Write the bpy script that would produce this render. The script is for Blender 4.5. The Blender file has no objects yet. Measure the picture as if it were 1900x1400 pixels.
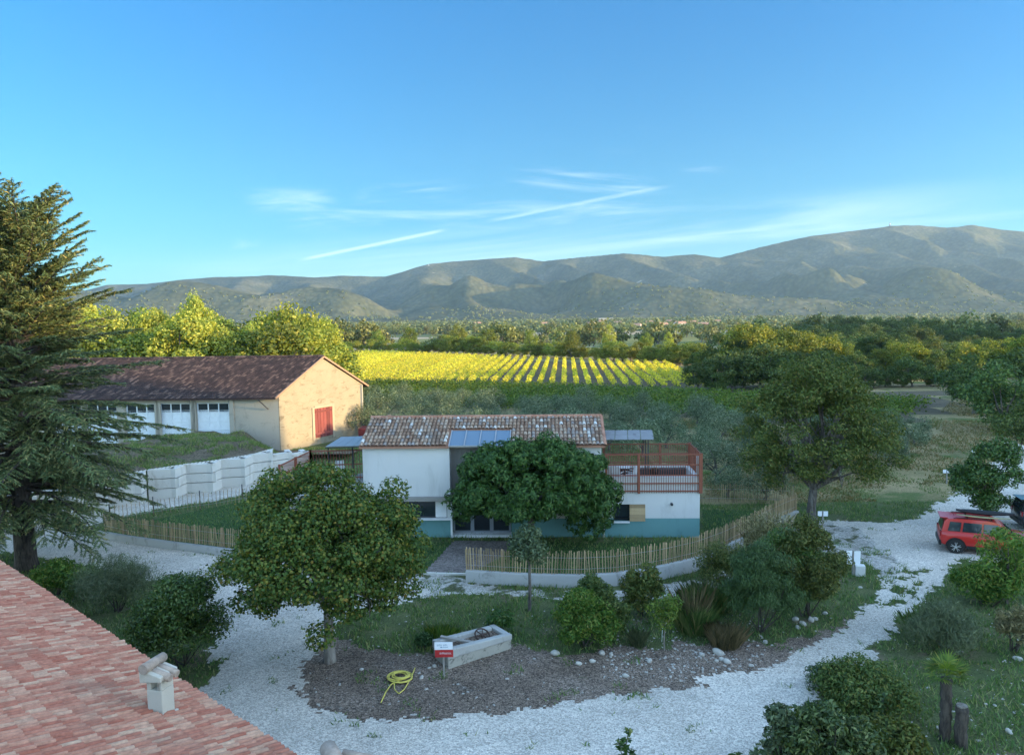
import bpy, math, random
import numpy as np
from mathutils import Vector, Matrix

random.seed(7)
RNG = np.random.default_rng(11)
sc = bpy.context.scene
COL = sc.collection
R = math.radians

# ------------------------------------------------------------------ camera
CAMZ, F, CX, CY = 12.0, 1400.0, 950.0, 700.0
PITCH, ROLL = R(4.9), R(0.8)
_f = np.array([0, math.cos(PITCH), -math.sin(PITCH)])
_r0 = np.array([1.0, 0, 0])
_u0 = np.array([0, math.sin(PITCH), math.cos(PITCH)])
_r = math.cos(ROLL) * _r0 - math.sin(ROLL) * _u0
_u = math.cos(ROLL) * _u0 + math.sin(ROLL) * _r0
cam_d = bpy.data.cameras.new("camera")
cam_d.sensor_width = 36.0
cam_d.lens = 36.0 * F / 1900.0
cam_d.clip_start = 0.2
cam_d.clip_end = 30000
cam = bpy.data.objects.new("camera", cam_d)
COL.objects.link(cam)
cam.matrix_world = Matrix(((_r[0], _u[0], -_f[0], 0), (_r[1], _u[1], -_f[1], 0), (_r[2], _u[2], -_f[2], CAMZ), (0, 0, 0, 1)))
sc.camera = cam


def ray(px, py):
    return _r * (px - CX) / F + _u * (CY - py) / F + _f


def at(px, py, z=0.0):
    d = ray(px, py)
    t = (z - CAMZ) / d[2]
    return np.array([d[0] * t, d[1] * t, z])


def atY(px, py, Y):
    d = ray(px, py)
    t = Y / d[1]
    return np.array([d[0] * t, Y, CAMZ + d[2] * t])


def proj(x, y, z):
    v = np.array([x, y, z - CAMZ])
    w = v @ _f
    return CX + F * (v @ _r) / w, CY - F * (v @ _u) / w


# ------------------------------------------------------------------ light
SUN_EL = R(9.0)
SUN_H = np.array([0.968, -0.25])
sun_d = bpy.data.lights.new("sun", 'SUN')
sun_d.energy = 2.0
sun_d.angle = R(0.5)
sun_d.color = (1.0, 0.72, 0.38)
sun = bpy.data.objects.new("sun", sun_d)
COL.objects.link(sun)
sun.rotation_euler = Vector((SUN_H[0] * math.cos(SUN_EL), SUN_H[1] * math.cos(SUN_EL), math.sin(SUN_EL))).to_track_quat('Z', 'Y').to_euler()
SKY_STRENGTH = 0.15
EXPOSURE = 2.95

sc.view_settings.view_transform = 'Standard'
sc.view_settings.look = 'None'
sc.view_settings.gamma = 1
sc.view_settings.use_curve_mapping = False
sc.view_settings.exposure = EXPOSURE
sc.cycles.max_bounces = 6
sc.cycles.diffuse_bounces = 3
sc.cycles.glossy_bounces = 2
sc.cycles.transmission_bounces = 3
sc.cycles.transparent_max_bounces = 6
sc.cycles.volume_bounces = 0
sc.cycles.use_denoising = True
sc.cycles.caustics_reflective = False
sc.cycles.caustics_refractive = False

world = bpy.data.worlds.new("World")
sc.world = world
world.use_nodes = True


class NT:
    """small helper to chain shader nodes"""
    def __init__(s, tree):
        s.t = tree
        s.n = tree.nodes
        s.l = tree.links

    def new(s, typ, **kw):
        nd = s.n.new(typ)
        for k, v in kw.items():
            setattr(nd, k, v)
        return nd

    def put(s, sock, v):
        if hasattr(v, 'is_output'):
            s.l.new(v, sock)
        else:
            sock.default_value = v

    def math(s, op, a, b=0.0, c=None, clamp=False):
        nd = s.new('ShaderNodeMath', operation=op, use_clamp=clamp)
        s.put(nd.inputs[0], a)
        s.put(nd.inputs[1], b)
        if c is not None:
            s.put(nd.inputs[2], c)
        return nd.outputs[0]

    def step(s, v, a, b):
        nd = s.new('ShaderNodeMapRange', interpolation_type='SMOOTHSTEP')
        s.put(nd.inputs[0], v)
        nd.inputs[1].default_value = a
        nd.inputs[2].default_value = b
        return nd.outputs[0]

    def noise(s, vec, scale, detail=4, rough=.55, dist=0.0):
        nd = s.new('ShaderNodeTexNoise')
        if vec is not None:
            s.put(nd.inputs['Vector'], vec)
        nd.inputs['Scale'].default_value = scale
        nd.inputs['Detail'].default_value = detail
        nd.inputs['Roughness'].default_value = rough
        nd.inputs['Distortion'].default_value = dist
        return nd.outputs['Fac']

    def voro(s, vec, scale, feature='F1', out='Distance'):
        nd = s.new('ShaderNodeTexVoronoi', feature=feature)
        s.put(nd.inputs['Vector'], vec)
        nd.inputs['Scale'].default_value = scale
        return nd.outputs[out]

    def ramp(s, fac, stops, interp='LINEAR'):
        nd = s.new('ShaderNodeValToRGB')
        s.put(nd.inputs[0], fac)
        cr = nd.color_ramp
        cr.interpolation = interp
        while len(cr.elements) < len(stops):
            cr.elements.new(0.5)
        for e, (p, c) in zip(cr.elements, stops):
            e.position = p
            e.color = (*c, 1)
        return nd.outputs[0]

    def mix(s, fac, a, b, blend='MIX'):
        nd = s.new('ShaderNodeMix', data_type='RGBA', blend_type=blend)
        s.put(nd.inputs[0], fac)
        for i, v in ((6, a), (7, b)):
            s.put(nd.inputs[i], v if hasattr(v, 'is_output') else (*v, 1))
        return nd.outputs[2]

    def mapping(s, vec, scale=(1, 1, 1), rot=(0, 0, 0), loc=(0, 0, 0)):
        nd = s.new('ShaderNodeMapping')
        s.put(nd.inputs[0], vec)
        nd.inputs['Location'].default_value = loc
        nd.inputs['Rotation'].default_value = rot
        nd.inputs['Scale'].default_value = scale
        return nd.outputs[0]


def build_world():
    T = NT(world.node_tree)
    bg = world.node_tree.nodes['Background']
    sky = T.new('ShaderNodeTexSky', sky_type='NISHITA')
    sky.sun_disc = False
    sky.sun_elevation = SUN_EL
    sky.sun_rotation = math.atan2(SUN_H[0], SUN_H[1])
    sky.altitude = 250
    sky.air_density = 1.0
    sky.dust_density = 0.4
    sky.ozone_density = 2.2
    tc = T.new('ShaderNodeTexCoord')
    sep = T.new('ShaderNodeSeparateXYZ')
    T.l.new(tc.outputs['Generated'], sep.inputs[0])
    y = T.math('MAXIMUM', sep.outputs[1], 0.02)
    u = T.math('DIVIDE', sep.outputs[0], y)
    v = T.math('DIVIDE', sep.outputs[2], y)
    fwd = T.step(sep.outputs[1], 0.05, 0.3)

    def uv(px, py):
        d = ray(px, py)
        return d[0] / d[1], d[2] / d[1]

    cmb = T.new('ShaderNodeCombineXYZ')
    T.l.new(u, cmb.inputs[0])
    T.l.new(v, cmb.inputs[1])
    P = cmb.outputs[0]

    def streak(p0, p1, half, soft_noise, strength, seed, sx=3.0, sy=30.0, endfade=.06):
        (u0, v0), (u1, v1) = uv(*p0), uv(*p1)
        L = math.hypot(u1 - u0, v1 - v0)
        cu, su = (u1 - u0) / L, (v1 - v0) / L
        a = T.math('ADD', T.math('MULTIPLY', T.math('SUBTRACT', u, u0), cu), T.math('MULTIPLY', T.math('SUBTRACT', v, v0), su))
        c = T.math('SUBTRACT', T.math('MULTIPLY', T.math('SUBTRACT', v, v0), cu), T.math('MULTIPLY', T.math('SUBTRACT', u, u0), su))
        cc = T.new('ShaderNodeCombineXYZ')
        T.l.new(a, cc.inputs[0])
        T.l.new(c, cc.inputs[1])
        cc.inputs[2].default_value = seed
        n = T.noise(T.mapping(cc.outputs[0], (sx, sy, 1)), 1.0, 6, .62, .6)
        m = T.math('SUBTRACT', 1.0, T.step(T.math('ABSOLUTE', c), half * .1, half))
        m = T.math('MULTIPLY', m, T.step(a, 0, endfade))
        m = T.math('MULTIPLY', m, T.math('SUBTRACT', 1.0, T.step(a, L - endfade, L)))
        nn = T.step(n, soft_noise, soft_noise + .32)
        return T.math('MULTIPLY', T.math('MULTIPLY', m, nn), strength)

    tot = None
    for args in (
        ((150, 540), (2000, 360), .045, .30, .28, 1.0, 1.6, 26, .35),
        ((900, 470), (2100, 385), .014, .38, .28, 7.0, 2.0, 60, .3),
        ((440, 372), (640, 372), .022, .34, .28, 3.0, 9, 60, .05),
        ((640, 366), (880, 348), .016, .40, .34, 4.5, 8, 70, .06),
        ((930, 322), (1240, 350), .017, .40, .34, 5.2, 7, 60, .06),
        ((380, 405), (1400, 385), .035, .48, .35, 2.7, 4, 40, .2),
        ((420, 455), (500, 450), .010, .45, .5, 9.4, 10, 60, .02),
        ((545, 485), (838, 424), .0034, .05, .36, 6.1, 12, 80, .03),
        ((880, 415), (1260, 342), .0040, .30, .30, 8.3, 12, 80, .06),
        ((1250, 310), (1360, 316), .010, .45, .15, 12.4, 8, 70, .03),
        ((1080, 265), (1500, 290), .03, .52, .22, 13.4, 5, 40, .1),
    ):
        s_ = streak(*args)
        tot = s_ if tot is None else T.math('ADD', tot, s_)
    tot = T.math('MULTIPLY', tot, fwd, clamp=True)
    hs = T.new('ShaderNodeHueSaturation')
    T.l.new(sky.outputs[0], hs.inputs['Color'])
    hs.inputs['Hue'].default_value = SKY_HUE
    hs.inputs['Saturation'].default_value = SKY_SAT
    hs.inputs['Value'].default_value = 1.0
    # the clear northern sky ahead is deeper and darker than the sky round the sun
    gain = T.ramp(v, SKY_GAIN)
    deep = T.mix(1.0, hs.outputs[0], gain, 'MULTIPLY')
    low = T.math('SUBTRACT', 1.0, T.step(v, .60, 1.5))
    skyc = T.mix(T.math('MULTIPLY', T.step(sep.outputs[1], -.05, .35), low), hs.outputs[0], deep)
    col = T.mix(tot, skyc, CLOUD)
    T.l.new(col, bg.inputs['Color'])
    bg.inputs['Strength'].default_value = SKY_STRENGTH


SKY_HUE, SKY_SAT = 0.497, 0.9
SKY_GAIN = [(0.0, (0.065, 0.165, 0.205)), (0.05, (0.068, 0.172, 0.218)), (0.11, (0.060, 0.167, 0.222)), (0.2, (0.06, 0.172, 0.24)), (0.46, (0.042, 0.179, 0.295))]
CLOUD = (1.2, 1.42, 1.45)
build_world()

# ------------------------------------------------------------------ object helpers
ORG = {}


def tag(o, label=None, cat=None, group=None, kind=None):
    if label:
        o["label"] = label
    if cat:
        o["category"] = cat
    if group:
        o["group"] = group
    if kind:
        o["kind"] = kind
    return o


def thing(name, label, cat, loc=(0, 0, 0), rotz=0.0, group=None):
    o = bpy.data.objects.new(name, None)
    o.empty_display_size = .3
    COL.objects.link(o)
    o.location = loc
    o.rotation_euler = (0, 0, rotz)
    tag(o, label, cat, group)
    ORG[o.name] = np.array(loc, float) if rotz == 0 else np.zeros(3)
    return o


def link_mesh(name, me, mats, parent, org):
    if not isinstance(mats, (list, tuple)):
        mats = [mats]
    for m in mats:
        me.materials.append(m)
    o = bpy.data.objects.new(name, me)
    COL.objects.link(o)
    if parent is not None:
        o.parent = parent
        ORG[o.name] = ORG[parent.name]
    else:
        o.location = org
        ORG[o.name] = np.array(org, float)
    return o


def fast(name, V, Fa, mats, parent=None, org=(0, 0, 0), smooth=False, midx=None):
    """V (n,3), Fa (m,k) arrays -> object; coordinates are world unless the parent's thing is rotated"""
    V = np.asarray(V, np.float32)
    Fa = np.asarray(Fa, np.int32)
    o0 = ORG[parent.name] if parent is not None else np.array(org, float)
    V = V - o0.astype(np.float32)
    me = bpy.data.meshes.new(name)
    me.vertices.add(len(V))
    me.vertices.foreach_set('co', V.ravel())
    k = Fa.shape[1]
    me.loops.add(Fa.size)
    me.loops.foreach_set('vertex_index', Fa.ravel())
    me.polygons.add(len(Fa))
    me.polygons.foreach_set('loop_start', np.arange(0, Fa.size, k, dtype=np.int32))
    if smooth:
        me.polygons.foreach_set('use_smooth', np.ones(len(Fa), bool))
    if midx is not None:
        me.polygons.foreach_set('material_index', np.asarray(midx, np.int32))
    me.update(calc_edges=True)
    return link_mesh(name, me, mats, parent, org)


class MB:
    def __init__(s):
        s.v, s.f, s.sm, s.mi = [], [], [], []

    def add(s, vs, fs, smooth=False, mi=0):
        o = len(s.v)
        s.v.extend([tuple(map(float, p)) for p in vs])
        for f in fs:
            s.f.append(tuple(i + o for i in f))
            s.sm.append(smooth)
            s.mi.append(mi)
        return s

    def obox(s, c, ex, ey, ez, mi=0):
        """oriented box: centre and three half-vectors"""
        c, ex, ey, ez = (np.asarray(a, float) for a in (c, ex, ey, ez))
        vs = [c + i * ex + j * ey + k * ez for k in (-1, 1) for j in (-1, 1) for i in (-1, 1)]
        return s.add(vs, [(0, 2, 3, 1), (4, 5, 7, 6), (0, 1, 5, 4), (2, 6, 7, 3), (0, 4, 6, 2), (1, 3, 7, 5)], mi=mi)

    def box(s, x0, x1, y0, y1, z0, z1, mi=0):
        return s.obox(((x0 + x1) / 2, (y0 + y1) / 2, (z0 + z1) / 2), ((x1 - x0) / 2, 0, 0), (0, (y1 - y0) / 2, 0), (0, 0, (z1 - z0) / 2), mi)

    def bar(s, a, b, w, h=None, mi=0):
        a, b = np.asarray(a, float), np.asarray(b, float)
        d = b - a
        L = np.linalg.norm(d)
        d /= L
        ref = np.array([0, 0, 1.0]) if abs(d[2]) < .9 else np.array([1.0, 0, 0])
        x = np.cross(d, ref)
        x /= np.linalg.norm(x)
        y = np.cross(x, d)
        return s.obox((a + b) / 2, d * L / 2, x * w / 2, y * (h or w) / 2, mi)

    def tube(s, pts, rad, n=8, caps=True, mi=0, smooth=True):
        pts = [np.asarray(p, float) for p in pts]
        if np.isscalar(rad):
            rad = [rad] * len(pts)
        vs, fs = [], []
        X = None
        for i, p in enumerate(pts):
            d = pts[min(i + 1, len(pts) - 1)] - pts[max(i - 1, 0)]
            d = d / (np.linalg.norm(d) + 1e-9)
            if X is None:
                ref = np.array([0, 0, 1.0]) if abs(d[2]) < .9 else np.array([1.0, 0, 0])
                X = np.cross(d, ref)
            X = X - d * (X @ d)
            X /= np.linalg.norm(X) + 1e-9
            Y = np.cross(d, X)
            for k in range(n):
                a = 2 * math.pi * k / n
                vs.append(p + rad[i] * (math.cos(a) * X + math.sin(a) * Y))
        for i in range(len(pts) - 1):
            for k in range(n):
                k2 = (k + 1) % n
                fs.append((i * n + k, i * n + k2, (i + 1) * n + k2, (i + 1) * n + k))
        s.add(vs, fs, smooth, mi)
        if caps:
            o = len(s.v) - len(vs)
            s.f.append(tuple(o + k for k in reversed(range(n))))
            s.f.append(tuple(o + (len(pts) - 1) * n + k for k in range(n)))
            s.sm += [False, False]
            s.mi += [mi, mi]
        return s

    def prism(s, poly, d, mi=0):
        """closed polygon (list of 3d points) swept by vector d"""
        n = len(poly)
        poly = [np.asarray(p, float) for p in poly]
        vs = poly + [p + np.asarray(d, float) for p in poly]
        fs = [tuple(reversed(range(n))), tuple(range(n, 2 * n))]
        fs += [(i, (i + 1) % n, n + (i + 1) % n, n + i) for i in range(n)]
        return s.add(vs, fs, mi=mi)

    def build(s, name, mats, parent=None, org=(0, 0, 0), bevel=0):
        o0 = ORG[parent.name] if parent is not None else np.array(org, float)
        me = bpy.data.meshes.new(name)
        me.from_pydata([tuple(np.array(p) - o0) for p in s.v], [], s.f)
        me.polygons.foreach_set('use_smooth', s.sm)
        me.polygons.foreach_set('material_index', s.mi)
        me.update()
        o = link_mesh(name, me, mats, parent, org)
        if bevel:
            b = o.modifiers.new('bevel', 'BEVEL')
            b.width = bevel
            b.segments = 2
            b.limit_method = 'ANGLE'
        return o


def kids(o):
    return [c for c in bpy.data.objects if c.parent == o]


_KIDS = {}


def copy_thing(o, loc, rotz=0.0, scale=(1, 1, 1), label=None, group=None):
    def rec(src, parent):
        c = src.copy()
        COL.objects.link(c)
        if parent is not None:
            c.parent = parent
        if src.name not in _KIDS:
            _KIDS[src.name] = kids(src)
        for ch in _KIDS[src.name]:
            rec(ch, c)
        return c
    c = rec(o, None)
    c.location = loc
    c.rotation_euler = (0, 0, rotz)
    c.scale = scale
    if label:
        c["label"] = label
    if group:
        c["group"] = group
    return c


def place(o, loc, rotz=0.0, scale=(1, 1, 1)):
    o.location = loc
    o.rotation_euler = (0, 0, rotz)
    o.scale = scale
    return o


ORD = ["first", "second", "third", "fourth", "fifth", "sixth", "seventh", "eighth", "ninth", "tenth", "eleventh", "twelfth",
       "thirteenth", "fourteenth", "fifteenth", "sixteenth", "seventeenth", "eighteenth", "nineteenth", "twentieth"]
TENS = {2: "twenty", 3: "thirty", 4: "forty", 5: "fifty", 6: "sixty", 7: "seventy", 8: "eighty"}


def nth(i):
    if i < 20:
        return ORD[i]
    t, r_ = divmod(i + 1, 10)
    return {2: "twentieth", 3: "thirtieth", 4: "fortieth", 5: "fiftieth", 6: "sixtieth", 7: "seventieth", 8: "eightieth"}[t] if r_ == 0 else TENS[t] + "-" + ORD[r_ - 1]


# ------------------------------------------------------------------ numpy noise
def _hash(ix, iy, seed):
    h = (ix * 374761393 + iy * 668265263 + seed * 1442695041) & 0xFFFFFFFF
    h = ((h ^ (h >> 13)) * 1274126177) & 0xFFFFFFFF
    return ((h ^ (h >> 16)) & 0xFFFF) / 65535.0


def vnoise(x, y, seed=0):
    x, y = np.asarray(x, float), np.asarray(y, float)
    ix, iy = np.floor(x).astype(np.int64), np.floor(y).astype(np.int64)
    fx, fy = x - ix, y - iy
    fx, fy = fx * fx * (3 - 2 * fx), fy * fy * (3 - 2 * fy)
    a, b = _hash(ix, iy, seed), _hash(ix + 1, iy, seed)
    c, d = _hash(ix, iy + 1, seed), _hash(ix + 1, iy + 1, seed)
    return (a * (1 - fx) + b * fx) * (1 - fy) + (c * (1 - fx) + d * fx) * fy


def fbm(x, y, seed=0, oct=4, gain=.5):
    s_, a, t = 0, 1, 0
    for i in range(oct):
        s_ = s_ + a * vnoise(x * 2 ** i, y * 2 ** i, seed + i * 17)
        t += a
        a *= gain
    return s_ / t


def sstep(a, b, x):
    t = np.clip((np.asarray(x, float) - a) / (b - a), 0, 1)
    return t * t * (3 - 2 * t)


def inpoly(x, y, poly):
    x, y = np.asarray(x), np.asarray(y)
    r_ = np.zeros(x.shape, bool)
    n = len(poly)
    for i in range(n):
        x0, y0 = poly[i]
        x1, y1 = poly[(i + 1) % n]
        if y0 == y1:
            continue
        c = ((y0 > y) != (y1 > y)) & (x < (x1 - x0) * (y - y0) / (y1 - y0) + x0)
        r_ ^= c
    return r_


def gpoly(pts, z=0.0):
    return [tuple(at(px, py, z)[:2]) for px, py in pts]


# ------------------------------------------------------------------ materials
def new_mat(name):
    m = bpy.data.materials.new(name)
    m.use_nodes = True
    T = NT(m.node_tree)
    b = T.n['Principled BSDF']
    b.inputs['Specular IOR Level'].default_value = .25
    return m, T, b


def flat_mat(name, col, rough=.6, metal=0.0, spec=.3, var=.12, scale=3.0):
    m, T, b = new_mat(name)
    tc = T.new('ShaderNodeTexCoord')
    n = T.noise(tc.outputs['Object'], scale, 5)
    c = T.mix(n, tuple(x * (1 - var) for x in col), tuple(min(1, x * (1 + var)) for x in col))
    T.l.new(c, b.inputs['Base Color'])
    b.inputs['Roughness'].default_value = rough
    b.inputs['Metallic'].default_value = metal
    b.inputs['Specular IOR Level'].default_value = spec
    return m


def ground_mat(name, stops, scale, fine=(40, .5), bump=.3, bscale=60, bdist=.03, patch=None, rough=.95, pebble=None):
    """noise-ramped ground; fine=(scale, amount) grain; patch=(scale, lo, hi, colour) adds patches with a shape of their own"""
    m, T, b = new_mat(name)
    g = T.new('ShaderNodeNewGeometry')
    P = g.outputs['Position']
    n = T.noise(P, scale, 6, .6, .3)
    c = T.ramp(n, stops)
    if patch:
        for ps, lo, hi, pc in patch:
            pm = T.step(T.noise(P, ps, 6, .65, .4), lo, hi)
            c = T.mix(pm, c, pc)
    gn = T.noise(P, fine[0], 3, .7)
    gv = T.ramp(gn, [(.3, (1 - fine[1],) * 3), (.7, (1 + fine[1],) * 3)])
    c = T.mix(1.0, c, gv, 'MULTIPLY')
    h = T.noise(P, bscale, 4, .7)
    if pebble:
        nd = T.new('ShaderNodeTexVoronoi', feature='F1')
        T.l.new(P, nd.inputs['Vector'])
        nd.inputs['Scale'].default_value = pebble[0]
        pv = T.new('ShaderNodeSeparateColor')
        T.l.new(nd.outputs['Color'], pv.inputs[0])
        gv2 = T.ramp(pv.outputs[0], [(0, (1 - pebble[1],) * 3), (1, (1 + pebble[1],) * 3)])
        c = T.mix(1.0, c, gv2, 'MULTIPLY')
        h = T.math('ADD', T.math('MULTIPLY', nd.outputs['Distance'], -1.2), h)
    T.l.new(c, b.inputs['Base Color'])
    b.inputs['Roughness'].default_value = rough
    b.inputs['Specular IOR Level'].default_value = .15
    bp = T.new('ShaderNodeBump')
    bp.inputs['Strength'].default_value = bump
    bp.inputs['Distance'].default_value = bdist
    T.l.new(h, bp.inputs['Height'])
    T.l.new(bp.outputs[0], b.inputs['Normal'])
    return m


def leaf_mat(name, stops, trans=.35, rough=.6, spec=.25, objvar=.25, huevar=.02):
    m, T, b = new_mat(name)
    g = T.new('ShaderNodeNewGeometry')
    c = T.ramp(g.outputs['Random Per Island'], stops)
    oi = T.new('ShaderNodeObjectInfo')
    hs = T.new('ShaderNodeHueSaturation')
    T.l.new(c, hs.inputs['Color'])
    T.put(hs.inputs['Value'], T.math('MULTIPLY_ADD', oi.outputs['Random'], 2 * objvar, 1 - objvar))
    r2 = T.math('FRACT', T.math('MULTIPLY', oi.outputs['Random'], 7.31))
    T.put(hs.inputs['Hue'], T.math('MULTIPLY_ADD', r2, 2 * huevar, .5 - huevar))
    T.l.new(hs.outputs[0], b.inputs['Base Color'])
    b.inputs['Roughness'].default_value = rough
    b.inputs['Specular IOR Level'].default_value = spec
    tr = T.new('ShaderNodeBsdfTranslucent')
    tcol = T.mix(1.0, hs.outputs[0], (1.5, 1.35, .55), 'MULTIPLY')
    T.l.new(tcol, tr.inputs['Color'])
    mx = T.new('ShaderNodeMixShader')
    mx.inputs[0].default_value = trans
    T.l.new(b.outputs[0], mx.inputs[1])
    T.l.new(tr.outputs[0], mx.inputs[2])
    T.l.new(mx.outputs[0], T.n['Material Output'].inputs['Surface'])
    return m


def tile_mat(name, stops, dirt=(.10, .09, .08), rough=.85, stain_scale=.6):
    m, T, b = new_mat(name)
    g = T.new('ShaderNodeNewGeometry')
    P = g.outputs['Position']
    c = T.ramp(g.outputs['Random Per Island'], stops)
    n = T.noise(P, 9.0, 5, .7)
    c = T.mix(1.0, c, T.ramp(n, [(.3, (.72,) * 3), (.7, (1.25,) * 3)]), 'MULTIPLY')
    st = T.step(T.noise(P, stain_scale, 6, .65), .5, .75)
    c = T.mix(T.math('MULTIPLY', st, .55), c, dirt)
    T.l.new(c, b.inputs['Base Color'])
    b.inputs['Roughness'].default_value = rough
    bp = T.new('ShaderNodeBump')
    bp.inputs['Strength'].default_value = .3
    bp.inputs['Distance'].default_value = .01
    T.l.new(T.noise(P, 60, 3), bp.inputs['Height'])
    T.l.new(bp.outputs[0], b.inputs['Normal'])
    return m


def plaster_mat(name, c1, c2, stain, stain_amt=.5, scale=.8, streak=(1, 1, 1), bump=.3, courses=0.0):
    m, T, b = new_mat(name)
    g = T.new('ShaderNodeNewGeometry')
    P = g.outputs['Position']
    n = T.noise(P, scale, 6, .6, .2)
    c = T.mix(n, c1, c2)
    Ps = T.mapping(P, streak)
    s1 = T.step(T.noise(Ps, 1.0, 8, .68, .6), .52, .70)
    c = T.mix(T.math('MULTIPLY', s1, stain_amt), c, stain)
    h = T.noise(P, 30, 5, .7)
    if courses:
        sp = T.new('ShaderNodeSeparateXYZ')
        T.l.new(P, sp.inputs[0])
        zz = T.math('ADD', T.math('MULTIPLY', sp.outputs[2], courses), T.math('MULTIPLY', T.noise(P, .9, 3), .9))
        fr = T.math('FRACT', zz)
        ln = T.math('MULTIPLY', T.math('SUBTRACT', 1.0, T.step(fr, .0, .16)), T.step(T.noise(P, 1.7, 4, .6), .46, .62))
        c = T.mix(T.math('MULTIPLY', ln, .28), c, stain)
    T.l.new(c, b.inputs['Base Color'])
    b.inputs['Roughness'].default_value = .92
    b.inputs['Specular IOR Level'].default_value = .12
    bp = T.new('ShaderNodeBump')
    bp.inputs['Strength'].default_value = bump
    bp.inputs['Distance'].default_value = .03
    T.l.new(h, bp.inputs['Height'])
    T.l.new(bp.outputs[0], b.inputs['Normal'])
    return m


def glass_mat(name, col, rough=.08):
    m, T, b = new_mat(name)
    b.inputs['Base Color'].default_value = (*col, 1)
    b.inputs['Roughness'].default_value = rough
    b.inputs['Specular IOR Level'].default_value = .6
    return m


def wood_mat(name, c1, c2, scale=(14, 14, 1.2)):
    m, T, b = new_mat(name)
    g = T.new('ShaderNodeNewGeometry')
    n = T.noise(T.mapping(g.outputs['Position'], scale), 1.0, 6, .65, .5)
    c = T.mix(n, c1, c2)
    v = T.ramp(g.outputs['Random Per Island'], [(0, (.6,) * 3), (1, (1.3,) * 3)])
    c = T.mix(1.0, c, v, 'MULTIPLY')
    T.l.new(c, b.inputs['Base Color'])
    b.inputs['Roughness'].default_value = .85
    return m


M = {}
M['gravel'] = ground_mat('pale_gravel', [(.25, (.46, .415, .35)), (.55, (.56, .51, .435)), (.8, (.63, .58, .505))], .35, (34, .35), .6, 30, .04,
                         patch=[(.25, .58, .75, (.38, .33, .27)), (.12, .45, .60, (.44, .405, .345))], pebble=(22, .34))
M['mulch'] = ground_mat('brown_mulch', [(.25, (.13, .098, .072)), (.55, (.20, .155, .12)), (.8, (.28, .225, .18))], .5, (22, .75), .8, 26, .06,
                        patch=[(.8, .60, .72, (.20, .185, .165)), (1.1, .66, .72, (.06, .075, .034))], pebble=(21, .6))
M['grass'] = ground_mat('green_grass', [(.3, (.052, .075, .028)), (.55, (.095, .115, .045)), (.8, (.15, .15, .072))], .6, (16, .5), .8, 22, .08,
                        patch=[(.5, .54, .70, (.17, .14, .09))])
M['lawn'] = ground_mat('lawn_green', [(.3, (.03, .065, .02)), (.8, (.06, .10, .032))], .9, (18, .4), .8, 24, .07)
M['sandy'] = ground_mat('sandy_gravel', [(.3, (.30, .28, .24)), (.7, (.42, .40, .36))], .6, (24, .45), .5, 30, .04,
                        patch=[(.9, .50, .60, (.075, .085, .04))], pebble=(16, .35))
M['soil'] = ground_mat('dry_ground', [(.3, (.15, .14, .06)), (.5, (.26, .21, .105)), (.7, (.36, .28, .15))], .12, (9, .35), .8, 10, .1,
                       patch=[(.16, .50, .62, (.10, .13, .042)), (.5, .60, .72, (.40, .32, .18))])
M['vinesoil'] = ground_mat('vine_soil', [(.3, (.085, .072, .045)), (.7, (.14, .115, .075))], .3, (4, .3), .6, 5, .1)
M['dirt'] = ground_mat('dirt_mound', [(.3, (.10, .082, .055)), (.7, (.19, .155, .105))], .6, (7, .6), 1, 9, .2,
                       patch=[(.6, .58, .70, (.075, .088, .038))])
M['path'] = ground_mat('paved_path', [(.3, (.12, .105, .095)), (.7, (.19, .17, .155))], 1.2, (22, .5), .5, 26, .03, pebble=(12, .35))

# ------------------------------------------------------------------ terrain
def drop(x, y):
    """the land falls gently beyond the vineyard to the valley floor"""
    return -12.0 * sstep(235, 520, np.asarray(y, float) + .12 * np.asarray(x, float))


def terr(x, y):
    return drop(x, y)


# zone outlines read off the photograph as ground points
GRAVEL = gpoly([(-400, 930), (0, 958), (185, 996), (430, 1028), (600, 1055), (700, 1066), (760, 1072), (800, 1095), (740, 1120), (660, 1140), (612, 1175), (578, 1215),
                (556, 1275), (600, 1322), (700, 1332), (850, 1328), (1000, 1308), (1180, 1290), (1320, 1262), (1450, 1232), (1530, 1190), (1595, 1135), (1640, 1085),
                (1625, 1050), (1560, 1030), (1500, 1010), (1440, 1000), (1470, 972), (1520, 962), (1590, 968), (1650, 970), (1700, 960), (1745, 932), (1800, 895), (1855, 848),
                (1886, 800), (1900, 775), (1945, 775), (1930, 830), (1960, 900), (2060, 960), (2060, 1040), (1900, 1050), (1775, 1036), (1760, 1058), (1720, 1110),
                (1650, 1180), (1590, 1240), (1500, 1300), (1420, 1385), (1370, 1480), (900, 1560), (300, 1560), (300, 1330), (400, 1265), (408, 1180), (350, 1110), (270, 1070),
                (170, 1050), (60, 1030), (-60, 1014), (-400, 1000)])
MULCH = gpoly([(612, 1178), (680, 1205), (800, 1215), (950, 1190), (1040, 1215), (1150, 1200), (1260, 1195), (1390, 1190), (1480, 1180), (1535, 1165), (1560, 1150), (1590, 1138),
               (1520, 1195), (1450, 1236), (1320, 1266), (1180, 1294), (1000, 1312), (850, 1334), (700, 1338), (596, 1328), (550, 1275), (574, 1210)])
SANDY = gpoly([(745, 1064), (862, 1064), (870, 1082), (1000, 1096), (1150, 1096), (1260, 1082), (1340, 1062), (1380, 1060), (1340, 1100), (1200, 1116), (1050, 1114), (920, 1100),
               (800, 1104), (745, 1112), (690, 1110)])
LAWN = gpoly([(668, 1006), (845, 1006), (790, 1063), (690, 1064), (560, 1045), (430, 1025), (290, 1008), (215, 985), (290, 962), (470, 925), (600, 930), (668, 960)])
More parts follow.
